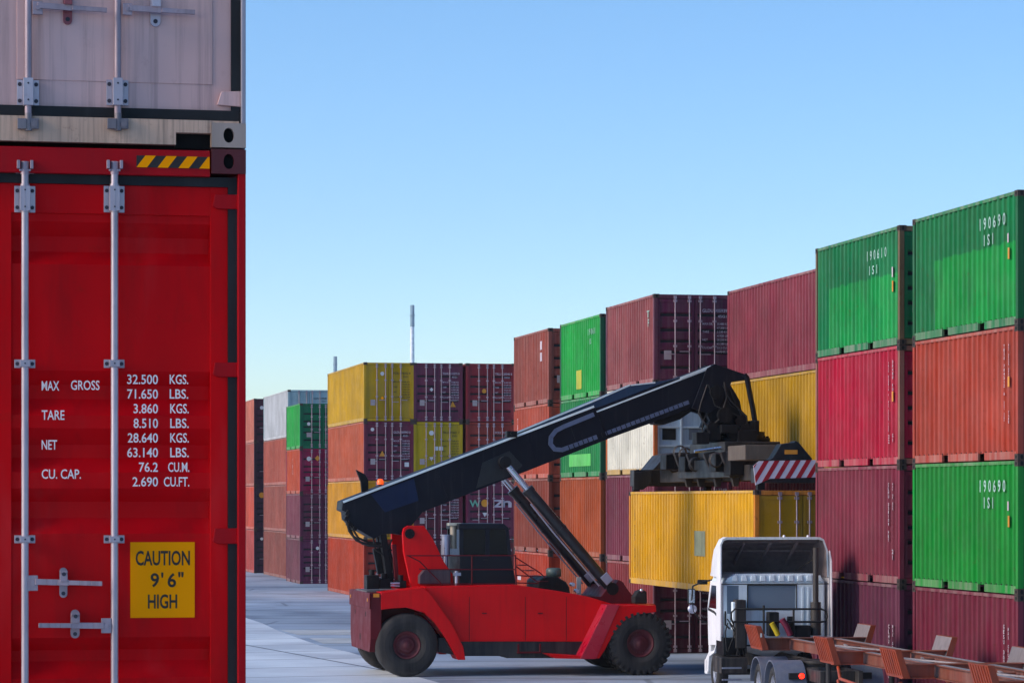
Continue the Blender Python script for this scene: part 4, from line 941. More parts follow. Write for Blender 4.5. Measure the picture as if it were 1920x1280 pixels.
        MB().path([A + d*(k+.2) + Vector((-.14, -.12, -.14)), A + d*(L_*.5) + Vector((-.16, -.13, -.16)), A + d*(L_-.3) + Vector((-.15, -.12, -.15))], .022, 6).build('hydraulic_hose', M_silver, cc)
    # boom head, rotator
    hd = VP([(1326,690),(1340,682),(1384,697),(1399,702),(1398,712),(1372,714),(1366,735),(1348,762),(1330,775),(1310,768),(1298,764)], -.5)
    h = MB()
    for y in (-.5, .32): h.prism(hd, 'y', y, y+.18)
    h.prism(VP([(1320,700),(1370,706),(1362,730),(1322,760)], -.3), 'y', -.32, .32)
    head = B('boom_head', M_boom, h, t, .01)
    MB().path([(V(a,b,-.55)[0], -.5, V(a,b,-.55)[1]) for a,b in ((1396,702),(1401,708),(1406,735),(1412,765),(1416,790))], .065, 8).build('guard_tube', M_boom, head)
    MB().path([(V(a,b,.45)[0], .45, V(a,b,.45)[1]) for a,b in ((1396,702),(1401,708),(1406,735),(1412,765),(1416,790))], .065, 8).build('guard_tube', M_boom, head)
    rt = bpy.data.objects.new('rotator', None); sc.collection.objects.link(rt); rt.parent = t
    rot = VP([(1322,748),(1348,722),(1370,722),(1380,738),(1388,753),(1391,772),(1400,778),(1404,800),(1326,800),(1331,788),(1324,770)], -.45)
    q = MB().prism(rot, 'y', -.45, -.25).prism(rot, 'y', .2, .4)
    q.prism(VP([(1335,745),(1380,745),(1388,795),(1336,795)], -.2), 'y', -.25, .2)
    q.build('hanger', M_gear, rt, bevel=.01)
    cx, cz = 9.09, None
    q = MB()
    for a, b, r, y0, y1 in ((1344,735,.17,-.62,.55),(1360,778,.2,-.60,.5),(1388,790,.14,-.58,-.2),(1400,806,.16,-.7,-.2),(1336,800,.13,-.7,-.3),(1378,812,.15,-.75,-.3)):
        x_, z_ = V(a, b, y0); q.tube((x_, y0, z_), (x_, y1, z_), r, 16)
    q.build('hydraulic_motor', M_gear, rt)
    zr = V(1378, 828, 0)[1]
    q = MB().revolve([(zr, .001), (zr, .86), (zr+.10, .86), (zr+.10, .72), (zr+.26, .72), (zr+.26, .001)], (cx, .1, 0), 32, 'z')
    for k in range(16): q.tube((cx+.8*math.cos(k*.3927), .1+.8*math.sin(k*.3927), zr+.1), (cx+.8*math.cos(k*.3927), .1+.8*math.sin(k*.3927), zr+.15), .03, 6)
    q.build('slewing_ring', M_gear, rt)
    q = MB()
    for a0, a1, b0, b1, y in ((1306,1330,810,832,-.9),(1330,1352,800,826,-.7),(1384,1420,806,830,-.8),(1408,1424,788,815,-.6),(1318,1336,806,820,-.5),(1352,1384,796,812,-.8)):
        x0, z0_ = V(a0, b1, y); x1, z1_ = V(a1, b0, y); q.box(x0, x1, y, y+.45, z0_, z1_)
    q.build('valve_block', M_gear, rt, bevel=.02)
    rnd = random.Random(5)
    for k in range(12):                                  # hoses draped from the boom head to the spreader
        y = -.62 + rnd.random()*.3; a0 = 1318 + rnd.random()*50; a1 = 1318+rnd.random()*85; sg = rnd.uniform(-22, 26)
        pts = [(a0, 712+rnd.random()*30), (a0+sg*.6, 745+rnd.random()*15), ((a0+a1)/2+sg, 775+rnd.random()*10), (a1+sg*.2, 800), (a1, 826)]
        MB().path([(V(a,b,y)[0], y, V(a,b,y)[1]) for a, b in pts], .022, 6).build('hydraulic_hose', M_black if k % 3 else M_greyst, rt)
    # spreader
    sp = bpy.data.objects.new('spreader', None); sc.collection.objects.link(sp); sp.parent = t
    p_ = Vector((7.88, -5.74, 0)); sp.rotation_euler = (0, 0, HR); sp.location = p_ - Matrix.Rotation(HR, 3, 'Z') @ p_
    X0, X1, Y0, Y1, ZT = 7.90, 10.29, -5.74, 6.44, 4.70
    M_spd = mat('spreader_black', '#08090f', .5, streak=.25, dust=.08)
    mbm = MB().box(8.55, 9.0, -4.9, 5.6, ZT+.22, ZT+.62).box(9.2, 9.65, -4.9, 5.6, ZT+.22, ZT+.62); mbm.build('telescopic_beam', M_greyst, sp, bevel=.01)
    q = MB().box(8.25, 9.95, -2.3, 2.6, ZT+.30, ZT+.78); q.build('main_frame', M_spd, sp, bevel=.02)
    q = MB().box(8.35, 9.85, -1.5, 1.8, ZT+.80, zr-.02); q.build('side_shift_carriage', M_spd, sp, bevel=.02)
    # end beams
    q = MB().box(X0, X1, Y0, Y0+.45, ZT+.14, ZT+.5); q.build('end_beam', M_spd, sp, bevel=.015)
    q = MB().box(X0, X1, Y1-.45, Y1, ZT+.12, ZT+.58).prism([(X0-.02, ZT+.02), (X0+.25, ZT+.02), (X0+.5, ZT+.2), (X0+.5, ZT+.57), (X0-.02, ZT+.50)], 'y', Y1-.50, Y1-.451); q.build('end_beam', M_spd, sp, bevel=.015)
    q = MB().prism([(X0+.65, ZT+.5), (X0+1.0, ZT+.8), (X0+1.5, ZT+.8), (X0+2.2, ZT+.5)], 'y', Y1-.4, Y1-.1); q.build('end_gusset', M_spd, sp)
    tz = VP([(1444,862),(1450,858),(1466,832),(1490,829),(1493,826),(1499,829),(1524,859),(1524,862)], Y0-.02); q = MB().prism(tz, 'y', Y0+.02, Y0+.4); tp = q.build('end_housing', mat('end_housing_black', '#0f1a20', .4, streak=.2), sp, bevel=.01)
    (xa, za), (xb, zb) = V(1472, 851, Y0), V(1496, 843, Y0); MB().box(xa, xb, Y0+.012, Y0+.0195, za, zb).build('capacity_label', M_orangep, tp)
    # striped warning board
    bd = VP([(1413,873),(1424,864),(1526,862),(1545,861),(1545,894),(1444,897),(1417,909)], Y0-.04)
    wb = MB().prism(bd, 'y', Y0-.03, Y0-.003).build('warning_board', mat('board_white', '#c9c6d4', .5, streak=.15, var=.08), sp)
    # red diagonal bands clipped to the board outline
    def clip(poly, xa, xb, sl, z0):
        """part of poly between the slanted lines x - sl*(z-z0) = xa and = xb"""
        def half(pl, lim, sgn):
            out = []
            for i, p in enumerate(pl):
                q = pl[(i+1) % len(pl)]; fp = sgn*((p[0]-sl*(p[1]-z0))-lim); fq = sgn*((q[0]-sl*(q[1]-z0))-lim)
                if fp >= 0: out.append(p)
                if fp*fq < 0: s_ = fp/(fp-fq); out.append((p[0]+(q[0]-p[0])*s_, p[1]+(q[1]-p[1])*s_))
            return out
        return half(half(poly, xa, 1), xb, -1)
    z0b = min(p[1] for p in bd); xs0 = bd[0][0]
    st = MB(); mred = mat('board_red', '#a00a20', .5, streak=.12, var=.1)
    for i in range(-1, 8):
        pl = clip(bd, xs0-.10+i*.265, xs0+.025+i*.265, .62, z0b)
        if len(pl) > 2: st.prism(pl, 'y', Y0-.034, Y0-.0305)
    st.build('red_stripe', mred, wb)
    for x in (X0+.05, X1-.23):
        for y in (Y0+.02, Y1-.20): MB().box(x, x+.18, y, y+.18, ZT-.025, ZT+.16).build('twistlock', M_gear, sp)
    # side arms and lift legs folded along the frame
    for y in (-2.2, 2.2, -.6, 1.0):
        pts = VP([(1300,850),(1322,846),(1330,860),(1336,890),(1332,912),(1324,912),(1318,888),(1306,868)], 0)
        dx = 8.3 - pts[0][0]
        MB().prism([(a+dx-.25, b) for a, b in pts], 'y', y, y+.16).build('lift_leg', M_greyst, sp, bevel=.01)
    (xa, za), (xb, zb) = V(1306, 846, -1.2), V(1366, 838, -1.2)
    MB().tube((xa, -1.2, za), (xb, -1.2, zb), .045, 12).build('shift_cylinder', M_chrome, sp)
    q = MB()
    for a0, a1, b0, b1, y in ((1398,1463,834,862,-4.6),):
        x0, z0_ = V(a0, b1, y); x1, z1_ = V(a1, b0, y); q.box(x0, x1, y, y+1.5, z0_, z1_)
    q.build('near_beam_cover', mat('worn_grey_cover', '#55493f', .6, streak=.5, rust=.25, var=.25), sp, bevel=.02)
    q = MB()
    for a0, a1, b0, b1, y in ((1256,1300,852,880,2.6),(1290,1330,856,884,1.2),(1345,1372,850,884,-1.9),(1372,1398,846,890,-2.6)):
        x0, z0_ = V(a0, b1, y); x1, z1_ = V(a1, b0, y); q.box(x0, x1, y, y+.6, z0_, z1_)
    q.build('hydraulic_box', M_gear, sp, bevel=.02)
    q = MB()
    for a, b, y in ((1282,848,2.4),(1292,852,2.0),(1346,862,-2.0),(1310,870,.8)):
        x_, z_ = V(a, b, y); q.revolve([(-.05,.16),(0,.2),(.05,.16)], (x_, y, z_), 20)
    q.build('hose_reel', M_greyst, sp)
    tz = VP([(1228,880),(1233,875),(1251,853),(1275,848),(1300,848),(1300,880)], 4.5); MB().prism(tz, 'y', 4.2, 5.6).build('far_housing', M_spd, sp, bevel=.01)
    MB().path([(V(a,b,3.4)[0], 3.4, V(a,b,3.4)[1]) for a,b in ((1262,862),(1262,878),(1268,884),(1294,880))], .035, 6).build('guard_tube', M_greyst, sp)
reach_stacker()
# ---------------------------------------------------------------- white lorry tractor
PS = R(7.5); CP, SP = math.cos(PS), math.sin(PS); TO = Vector((5.95, 65.2, 0))
def T_(px, py, y=0.0):
    """photo pixel -> (x, z) of the tractor at its own depth y (x right, y forward)"""
    k = (px-960)/F; x = (k*(TO.y + y*CP) - TO.x + y*SP)/(CP - k*SP)
    return x, HC - (py-HY)/F*(TO.y + x*SP + y*CP)
M_tw = mat('lorry_white_paint', '#e2e2e6', .38, streak=.2, dust=.05, rust=.04, var=.06, bump=.1)
M_tb = mat('lorry_shaded_white_panel', '#dde8f0', .42, streak=.25, dust=.12, rust=.04, var=.08, bump=.1)  # white paint with the bluish shade of the rear put into its colour
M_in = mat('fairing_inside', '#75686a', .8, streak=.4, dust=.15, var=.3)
M_chs = mat('greasy_chassis', '#17151a', .6, .2, streak=.3, dust=.2, rust=.15, var=.35)
M_rustor = mat('trailer_orange_paint', '#9a3812', .5, streak=.4, dust=.12, rust=.3, var=.2)
M_rustbr = mat('trailer_red_brown_paint', '#6e2f1a', .55, streak=.4, dust=.18, rust=.35, var=.25)
M_pale = mat('dusty_top_plate', '#948a8c', .6, streak=.4, dust=.3, rust=.2, var=.25)
def lorry():
    t = thing('lorry_tractor', 'white lorry tractor seen from behind with a tall hollow roof fairing', 'lorry', TO, PS)
    B = lambda nm, m, mb, par=None, bev=.008: mb.build(nm, m, par or t, bevel=bev)
    W2 = 1.15
    cab = bpy.data.objects.new('cab', None); sc.collection.objects.link(cab); cab.parent = t
    # side profile (y, z): rear wall, roof, sloping windscreen
    # side walls with a window opening made of strips
    zr = 2.56; zs = 1.93; zb = 1.16
    side = MB()
    for x in (-W2, W2-.04):
        side.prism([(0, zb), (1.9, zb-.1), (2.0, zs), (0, zs)], 'x', x, x+.04)          # below the window line
        side.prism([(0, zs), (.42, zs), (.42, zr), (0, zr)], 'x', x, x+.04)             # rear pillar
        side.prism([(.42, zr-.10), (1.55, zr-.10), (1.5, zr), (.42, zr)], 'x', x, x+.04)
        side.prism([(1.92, zs), (2.0, zs), (1.66, zr), (1.5, zr), (1.55, zr-.1)], 'x', x, x+.04)
    side.build('side_panel', M_tw, cab, bevel=.008)
    for x in (-W2+.012, W2-.022): MB().prism([(.42, zs-.20), (1.2, zs-.05), (1.92, zs), (1.55, zr-.1), (.42, zr-.1)], 'x', x, x+.01).build('side_window', glassm(), cab)
    d = MB()
    for x in (-W2-.006,): d.prism([(.42, zs-.20), (1.2, zs-.05), (1.9, zs+.0), (1.9, zs-.06), (1.2, zs-.11), (.42, zs-.27)], 'x', x, x+.005); d.prism([(.36, zb+.05), (.38, zb+.05), (.38, zr-.06), (.36, zr-.06)], 'x', x, x+.005)
    d.build('door_seam', M_black, cab)
    MB().box(-W2-.03, -W2-.0005, .50, .66, 1.58, 1.66).build('door_handle', M_black, cab, bevel=.01)
    # rear wall with two windows
    (xa, _), (xb, _) = T_(1402, 1100), T_(1492, 1100); w0, w1 = T_(1450, 1141)[1], T_(1450, 1097)[1]
    (xc, _), (xd, _) = T_(1356, 1100), T_(1385, 1100)
    rw = MB(); e = .0
    rw.box(-W2+.041, xc, -.02, .02, zb, zr); rw.box(xd, xa, -.02, .02, zb, zr); rw.box(xb, W2-.041, -.02, .02, zb, zr)
    rw.box(xa, xb, -.02, .02, zb, w0); rw.box(xa, xb, -.02, .02, w1, zr); rw.box(xc, xd, -.02, .02, zb, w0-.1); rw.box(xc, xd, -.02, .02, w1, zr)
    rw.build('rear_wall', M_tb, cab)
    MB().box(xa, xb, -.005, .005, w0, w1).build('rear_window', glassm('grey_rear_glass', (.16, .21, .27)), cab); MB().box(xc, xd, -.005, .005, w0-.1, w1).build('quarter_window', glassm('grey_rear_glass'), cab)
    s = MB(); g = .022
    for a, b, c_, d_ in ((xa, xb, w0, w1),): s.box(a-g, b+g, -.028, -.0205, c_-g, c_); s.box(a-g, b+g, -.028, -.0205, d_, d_+g); s.box(a-g, a, -.028, -.0205, c_, d_); s.box(b, b+g, -.028, -.0205, c_, d_)
    s.build('window_rubber', M_black, cab)
    for k in range(3): MB().box(.62+.13*k, .66+.13*k, -.035, -.0205, 1.3, 2.45).build('pressed_rib', M_tb, cab)
    # roof, ribbed at the back
    rp = [(-W2+.0, zr), (-W2+.06, zr+.10), (-W2+.25, zr+.20), (W2-.25, zr+.20), (W2-.06, zr+.10), (W2, zr)]
    MB().prism(rp, 'y', -.0, 1.55).build('roof', M_tb, cab, bevel=.02)
    q = MB()
    for k in range(10):
        x = -W2+.22 + k*.215; q.prism([(x-.07, zr+.03), (x-.05, zr+.16), (x+.05, zr+.16), (x+.07, zr+.03)], 'y', -.045, -.0005)
    q.build('roof_ribs', M_tb, cab, bevel=.01)
    MB().prism([(1.5, zr+.18), (1.62, zr), (2.06, 1.95), (2.1, .75), (1.9, .70), (1.9, 1.9), (1.5, zr-.05)], 'x', -W2+.045, W2-.045).build('cab_front', M_tw, cab, bevel=.02)
    MB().box(-W2+.05, W2-.05, .03, 1.9, zb-.04, zb).build('cab_floor', M_chs, cab)
    MB().box(-.8, -.3, .5, 1.0, 1.2, 1.6).box(-.8, -.3, .4, .55, 1.6, 2.2).box(.3, .8, .5, 1.0, 1.2, 1.6).box(.3, .8, .4, .55, 1.6, 2.2).build('cab_seats', M_black, cab, bevel=.03)
    MB().prism([(.9, zb), (1.15, .98), (1.8, .9), (2.1, .75), (2.1, .45), (1.85, .45), (1.75, .80), (1.15, .92), (.85, zb)], 'x', -W2-.02, W2+.02).build('wheel_arch_trim', M_tw, cab, bevel=.01)
    # fairing: hollow deflector above the roof with full-height side extenders
    fz = bpy.data.objects.new('roof_fairing', None); sc.collection.objects.link(fz); fz.parent = t
    xl, zt = T_(1349, 1007); xr_, _ = T_(1547, 1007); zt = T_(1450, 1006.5)[1]
    th = .035; zlo = zr+.12
    outer = [(xl, zlo), (xl, zt-.16), (xl+.05, zt-.05), (xl+.14, zt), (xr_-.14, zt), (xr_-.05, zt-.05), (xr_+.04, zt-.3), (xr_+.06, zlo)]
    inner = [(xl+th, zlo), (xl+th, zt-.17), (xl+.08, zt-.08), (xl+.16, zt-.055), (xr_-.16, zt-.055), (xr_-.08, zt-.08), (xr_, zt-.3), (xr_+.025, zlo)]
    def shell(rows, m, nm, par):
        n = len(rows[0]); vs = [p for r_ in rows for p in r_]
        return MB().add(vs, [(j*n+i, j*n+i+1, (j+1)*n+i+1, (j+1)*n+i) for j in range(len(rows)-1) for i in range(n-1)]).build(nm, m, par)
    def row(pts, y, k): return [(x*(1-.10*k), y, zlo + (z-zlo)*(1-k)) for x, z in pts]
    ys = [(-.10, 0), (.30, .0), (.75, .18), (1.15, .50), (1.5, .86), (1.7, 1.0)]
    shell([row(outer, y, k) for y, k in ys], M_tw, 'outer_skin', fz)
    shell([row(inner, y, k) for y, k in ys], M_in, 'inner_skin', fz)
    n = len(outer); MB().add([(x, -.10, z) for x, z in outer] + [(x, -.10, z) for x, z in inner], [(i, i+1, n+i+1, n+i) for i in range(n-1)]).build('rear_lip', mat('lip_white', '#d5dcdc', .35, bump=0), fz)
    q = MB()
    for k in (.25, .5, .75): x = xl+(xr_-xl)*k; q.bar((x, .15, zt-.12), (x, 1.3, zlo+.28), .05, .06)
    q.bar((xl+.1, .30, zt-.10), (xr_-.1, .30, zt-.10), .06, .06); q.bar((xl+.1, .85, zt-.32), (xr_-.1, .85, zt-.32), .05, .05)
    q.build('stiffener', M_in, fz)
    for a in (1470, 1515): x, z = T_(a, 1005); MB().revolve([(z-.02, .03), (z+.02, .03), (z+.035, .001)], (x, .0, 0), 10, 'z').build('marker_light', M_tw, fz)
    MB().prism([(-.12, 1.25), (.34, 1.25), (.34, zlo), (.25, zt-.4), (-.12, zt-.2)], 'x', xl-.005, xl+.02).build('side_extender', M_tw, fz, bevel=.004)
    MB().prism([(-.35, 1.25), (.85, 1.25), (.85, zlo), (.5, zt-.4), (-.12, zt-.3), (-.30, zt-.55)], 'x', xr_+.065, xr_+.09).build('side_extender', mat('extender_grey_white', '#d8d2d4', .5, streak=.25, dust=.05), fz, bevel=.004)
    # black stack, braces
    a0, z0 = T_(1529, 1190, -.2); _, z1 = T_(1529, 1022, -.2)
    B('exhaust_pipe', M_chs, MB().tube((a0, -.22, z0), (a0, -.22, z1-.05), .065, 16).tube((a0, -.22, z0), (a0, -.22, z0+.75), .12, 16), t, 0)
    p0 = T_(1530, 1045, -.1); p1 = T_(1490, 1068, .8); B('stay_rod', M_chs, MB().tube((p0[0], -.15, p0[1]), (p1[0], .7, p1[1]), .018, 8).tube((p0[0], -.15, p0[1]+.05), (p1[0]+.2, .7, p1[1]+.1), .018, 8), t, 0)
    z_ = T_(1450, 1094, -.06)[1]; B('cable_bar', M_black, MB().tube((xl, -.08, z_), (xr_+.06, -.08, z_), .012, 6), t, 0)
    # tubular rail
    yr = -.55
    def tb(pts, r=.024, nm='guard_rail', m=None, y=yr): return MB().path([(T_(a, b, y)[0], y, T_(a, b, y)[1]) for a, b in pts], r, 8).build(nm, m or M_black, t)
    tb([(1376,1170),(1371,1160),(1371,1148),(1378,1141),(1540,1141),(1549,1145),(1551,1155),(1548,1164),(1540,1165),(1376,1165)])
    tb([(1432,1134),(1432,1188)]); tb([(1488,1141),(1488,1188)]); tb([(1360,1145),(1360,1170),(1368,1178)], .02)
    # behind-cab clutter
    def bx(a0, a1, b0, b1, y, d, m, nm, bev=.015, r=False):
        x0, z0 = T_(a0, b1, y); x1, z1 = T_(a1, b0, y)
        return B(nm, m, MB().box(x0, x1, y, y+d, z0, z1), t, bev)
    bx(1380, 1399, 1124, 1215, -.4, .35, M_chs, 'air_intake_stack'); bx(1374, 1380, 1128, 1180, -.3, .2, M_tb, 'washer_bottle')
    bx(1442, 1461, 1147, 1192, -.5, .3, M_black, 'coupling_box'); bx(1492, 1520, 1172, 1194, -.4, .3, M_black, 'tool_locker')
    bx(1478, 1489, 1155, 1192, -.45, .15, M_black, 'valve_box')
    tb([(1447,1167),(1453,1178),(1459,1190)], .06, 'yellow_air_hose', mat('yellow_hose', '#b09a10', .5, streak=.2, bump=0), -.62)
    tb([(1466,1160),(1474,1172),(1482,1190)], .07, 'red_air_hose', mat('magenta_hose', '#6e1436', .5, streak=.2, bump=0), -.62)
    rnd = random.Random(3)
    for k in range(7):
        a = 1362+rnd.random()*40; b = 1362+rnd.random()*40
        tb([(a, 1150+rnd.random()*20), ((a+b)/2+rnd.uniform(-8, 8), 1185), (b, 1215+rnd.random()*20)], .014, 'cable', M_black, -.35)
    # mirrors
    y = 1.9
    def mr(pts, r, nm='mirror_arm'): return MB().path([(T_(a, b, y)[0], y, T_(a, b, y)[1]) for a, b in pts], r, 6).build(nm, M_black, t)
    mr([(1338,1086),(1318,1090),(1299,1098),(1297,1125)], .022); mr([(1326,1168),(1312,1160),(1300,1145),(1298,1128)], .014)
    (x0, z0), (x1, z1) = T_(1290, 1131, y), T_(1304, 1103, y); m_ = B('mirror', M_black, MB().box(x0, x1, y, y+.08, z0, z1), t, .02); MB().box(x0+.02, x1-.02, y-.004, y-.0005, z0+.02, z1-.02).build('mirror_glass', M_chrome, m_)
    x, z = T_(1298, 1141, y); m_ = B('mirror', M_silver, MB().revolve([(.06, .001), (.03, .07), (0, .105), (-.005, .105), (-.005, .001)], (x, y, z), 18), t, 0)
    x, z = T_(1316, 1091, y); B('mirror', M_black, MB().box(x-.1, x+.14, y, y+.07, z-.05, z+.06), t, .02)
    # chassis, wheels, fenders
    B('chassis_frame', M_chs, MB().box(-.45, -.36, -6.2, 2.0, .66, .92).box(.36, .45, -6.2, 2.0, .66, .92).box(-.36, .36, -1.0, -.8, .68, .9).box(-.36, .36, -5.9, -5.7, .68, .9), t)
    B('fifth_wheel', M_chs, MB().revolve([(.98, .001), (.98, .5), (1.05, .5), (1.05, .001)], (0, -4.4, 0), 24, 'z').box(-.4, .4, -4.8, -4.0, .921, .979), t, .01)
    bx(1352, 1402, 1232, 1262, -.6, .9, M_chs, 'battery_box'); bx(1356, 1398, 1195, 1228, -.3, .8, M_gear, 'gearbox_cover')
    for b in (1253, 1275):
        x0, z0 = T_(1354, b, -.75); x1, _ = T_(1390, b, -.75); B('step_bar', M_silver, MB().box(x0, x1, -.78, -.72, z0, z0+.035), t, 0)
    M_sr = mat('silver_wheel_rim', '#8e93a2', .4, .6, streak=.3, dust=.2)
    for s in (-1, 1): wheel(t, (s*1.0, 1.32, .47), .47, .26, s, lugs=False, rimm=M_sr, rimr=.58)
    for o in t.children:
        if o.name.startswith('wheel'): o.rotation_euler = (0, 0, R(-90))
    yA, yB = -3.25, -4.65
    for yy in (yA, yB):
        for s in (-1, 1):
            for xo in (.98, .70):
                w_ = wheel(t, (s*xo, yy, .47), .47, .25, 1, lugs=False, rimm=M_sr, rimr=.58); w_.rotation_euler = (0, 0, R(-90) if s > 0 else R(90))
            ar = [(yy + .60*math.cos(a), .47 + .60*math.sin(a)) for a in (math.pi*(.02 + .96*i/14) for i in range(15))]
            ar2 = [(yy + .575*math.cos(a), .47 + .575*math.sin(a)) for a in (math.pi*(.02 + .96*i/14) for i in range(15))]
            x0, x1 = (-1.15, -.50) if s < 0 else (.50, 1.15)
            q = MB(); n = 15; vs = [(x, a, b) for x in (x0, x1) for a, b in ar] + [(x, a, b) for x in (x0, x1) for a, b in ar2]
            q.smooth(True).add(vs, [(i, i+1, n+i+1, n+i) for i in range(n-1)] + [(2*n+i, 2*n+i+1, 3*n+i+1, 3*n+i) for i in range(n-1)])
            q.smooth(False).add(vs, [(i, i+1, 2*n+i+1, 2*n+i) for i in range(n-1)] + [(n+i, n+i+1, 3*n+i+1, 3*n+i) for i in range(n-1)])
            fo = q.build('mudguard', mat('grey_mudguard', '#5c6478', .5, streak=.2, dust=.25, var=.15), t)
            if yy == yB:
                yl = yy - .56; h_ = MB().box(s*.72-.16, s*.72+.16, yl-.06, yl+.02, .70, .83).build('tail_lamp_housing', M_black, fo)
                if s < 0: MB().revolve([(-.012, .001), (-.012, .055), (.0, .06)], (-.62, yl-.065, .768), 16).build('tail_lamp', lamp('lit_tail_lamp', (1.0, .015, .005), 3.0), fo)
                else: MB().revolve([(-.012, .001), (-.012, .055), (.0, .06)], (.62, yl-.065, .768), 16).build('tail_lamp', lamp('unlit_tail_lamp', (.4, .01, .01), 0), fo)
    B('axle', M_chs, MB().tube((-.9, yA, .47), (.9, yA, .47), .1, 12), t, 0); B('axle', M_chs, MB().tube((-.9, yB, .47), (.9, yB, .47), .1, 12), t, 0); B('axle', M_chs, MB().tube((-.9, 1.32, .47), (.9, 1.32, .47), .07, 12), t, 0)
    B('bumper', M_tw, MB().box(-W2-.02, W2+.02, 2.0, 2.25, .38, .72), t, .02)
lorry()

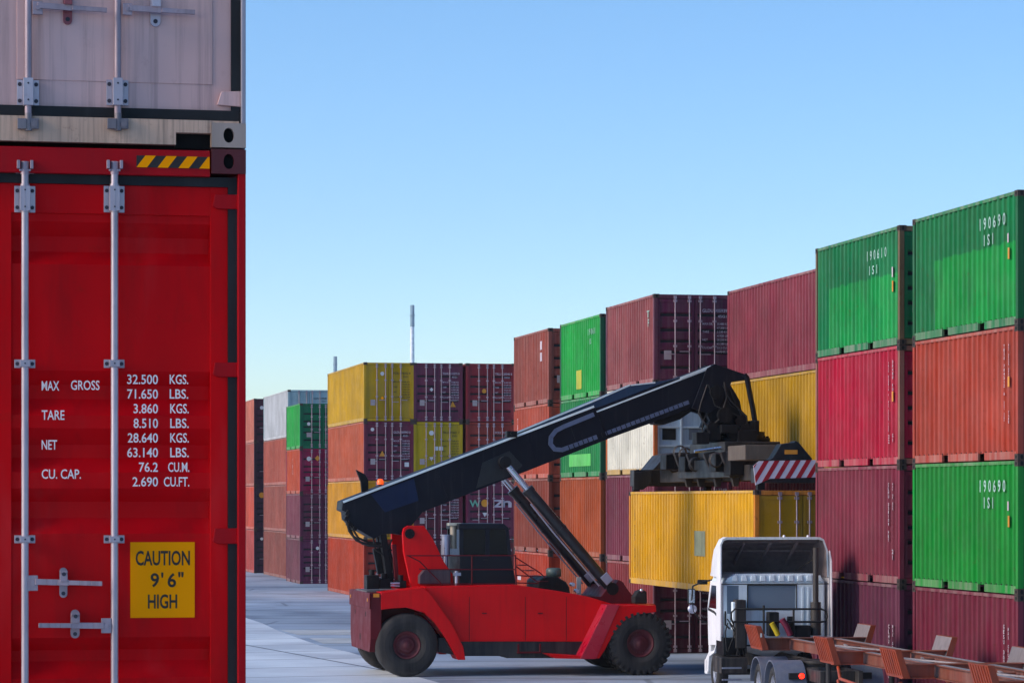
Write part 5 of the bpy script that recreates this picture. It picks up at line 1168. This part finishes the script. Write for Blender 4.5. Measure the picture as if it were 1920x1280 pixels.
# ---------------------------------------------------------------- skeletal trailer
def trailer():
    a_ = R(9.6); o = Vector((5.60, 64.9, 0)) + Vector((math.cos(a_), math.sin(a_), 0))*1.26
    K = .946; o = Vector((o.x*K, o.y*K, 0))
    t = thing('container_trailer', 'empty orange skeletal container trailer coupled to the white lorry', 'trailer', o, a_)
    t.scale = (K, K, K); zt = 1.554
    for x in (-.50, .50):
        b = MB(); b.box(x-.08, x+.08, -17.5, .8, zt-.022, zt); b.box(x-.012, x+.012, -17.5, .8, zt-.25, zt-.023); b.box(x-.08, x+.08, -17.5, -3.2, zt-.27, zt-.251)
        bb = b.build('main_beam', M_rustbr, t); MB().box(x-.075, x+.075, -17.4, .7, zt+.0005, zt+.0015).build('worn_flange_top', M_pale, bb)
    for i, y in enumerate((0, -5.8, -10.5, -15.8)):
        b = MB(); b.box(-1.2, 1.2, y-.11, y+.11, zt+.002, zt+.02); b.box(-1.25, -.59, y-.012, y+.012, zt-.24, zt); b.box(.59, 1.25, y-.012, y+.012, zt-.24, zt); b.box(-.41, .41, y-.012, y+.012, zt-.24, zt); b.box(-1.25, -.59, y-.1, y+.1, zt-.26, zt-.241); b.box(.59, 1.25, y-.1, y+.1, zt-.26, zt-.241)
        bo = b.build('cross_bolster', M_rustor if i else M_rustbr, t)
        for s in (-1, 1):
            g = MB()
            base = [(s*1.10, zt-.25), (s*1.24, zt-.25), (s*1.40, zt+.29), (s*1.28, zt+.29)]
            g.prism(base, 'y', y-.13, y+.92)
            for k in range(7): y0 = y-.05 + k*.14; g.prism([(s*1.25, zt-.2), (s*1.268, zt-.2), (s*1.408, zt+.27), (s*1.39, zt+.27)], 'y', y0, y0+.05)
            gp_ = g.build('corner_guide', mat('guide_orange', '#8e3206', .5, streak=.55, dust=.04, rust=.25, var=.2), bo)
            MB().add([(s*1.145, y-.12, zt-.1), (s*1.274, y-.12, zt+.285), (s*1.274, y+.91, zt+.285), (s*1.145, y+.91, zt-.1)], [(0,1,2,3)]).build('guide_face', mat('dusty_guide_face', '#756a6a', .65, streak=.4, rust=.25, var=.25), gp_)
            if i == 0 and s < 0: MB().box(-1.30, -1.26, y-.138, y-.1305, zt+.04, zt+.13).build('reflector', M_white, gp_)
    for y in (-2.2, -4.0, -7.4, -9.0, -12.2, -14.0): MB().box(-.41, .41, y-.05, y+.05, zt-.22, zt-.06).build('cross_member', M_rustbr, t)
    for y0, y1 in ((-1.0, -4.8), (-6.6, -10.0), (-11.3, -15.0)):
        MB().bar((-.41, y0, zt-.05), (.41, y1, zt-.05), .05, .03).bar((.41, y0, zt-.09), (-.41, y1, zt-.09), .05, .03).build('diagonal_brace', M_pale, t)
    # side rails swept round below the deck on the near side
    for s in (-1, 1):
        q = [(s*1.15, -5.9, zt-.30), (s*1.22, -6.3, zt-.52), (s*1.22, -7.4, zt-.56), (s*1.22, -9.6, zt-.56), (s*1.18, -10.3, zt-.36)]
        MB().path(q, .035, 8).build('side_rail', M_rustor, t); MB().path([(x, y, z-.28) for x, y, z in q], .035, 8).build('side_rail', M_rustor, t)
        q = [(s*1.15, -.2, zt-.30), (s*1.2, -3.2, zt-.45), (s*1.2, -4.2, zt-.5), (s*1.16, -5.6, zt-.34)]
        MB().tube((s*.7, -3.6, .12), (s*.7, -3.6, zt-.1), .06, 10).build('landing_leg', M_chs, t); MB().box(s*.7-.14, s*.7+.14, -3.74, -3.46, .08, .12).build('landing_foot', M_chs, t)
    for y in (-14.6, -15.95, -17.3+.02):
        for s in (-1, 1):
            w_ = wheel(t, (s*.98, y, .47), .47, .5, 1, lugs=False, rimm=mat('silver_wheel_rim', '#8e93a2'), rimr=.58); w_.rotation_euler = (0, 0, R(-90) if s > 0 else R(90))
        MB().tube((-.9, y, .47), (.9, y, .47), .08, 10).build('axle', M_chs, t)
        MB().box(-.58, -.42, y-.3, y+.3, .5, zt-.27).box(.42, .58, y-.3, y+.3, .5, zt-.27).build('spring_hanger', M_chs, t)
trailer()
# ---------------------------------------------------------------- distant chimneys
def chimney(px, Y, top, r, label, base=0):
    p = at(px, Y); zt = HC + (HY-top)/F*Y
    t = thing('chimney', label, 'chimney', (p.x, p.y, 0), 0, 'chimneys on the skyline')
    m1 = mat('hazed_chimney_concrete', '#e6eef2', .8, streak=.1, bump=0); m2 = mat('grey_chimney_band', '#7d98a6', .8, streak=.1, bump=0)  # near-white shaft colour takes in some of the distance haze
    zc = zt - (zt-HC)*.11
    MB().revolve([(0, r*1.5), (zc, r)], (0,0,0), 24, 'z').build('shaft', m1, t)
    MB().revolve([(zc, r*1.12), (zt, r*1.05), (zt, r*.7), (zt-2, r*.7)], (0,0,0), 24, 'z').build('crown_band', m2, t)
    MB().revolve([(zt-5.5, r*1.1), (zt-5.5, r*1.35), (zt-5.1, r*1.35), (zt-5.1, r*1.1)], (0,0,0), 24, 'z').build('gallery', m2, t)
chimney(773, 1500, 572, 1.05, 'tall slender chimney with a darker upper band rising behind the yellow stack')
chimney(628.5, 1900, 668, 1.15, 'short pale chimney top showing over the roof of the yellow container')
hz = MB().box(-1200, 1200, -60, 2150, -1, 220).build('haze', [])
hz['kind'] = 'stuff'
hm = bpy.data.materials.new('hazy_air'); hm.use_nodes = True; t_ = hm.node_tree; t_.nodes.clear()
pv = t_.nodes.new('ShaderNodeVolumePrincipled'); pv.inputs['Color'].default_value = (.88, .94, 1, 1); pv.inputs['Density'].default_value = .00014; pv.inputs['Anisotropy'].default_value = .2
mo = t_.nodes.new('ShaderNodeOutputMaterial'); t_.links.new(pv.outputs[0], mo.inputs['Volume']); hz.data.materials.append(hm)
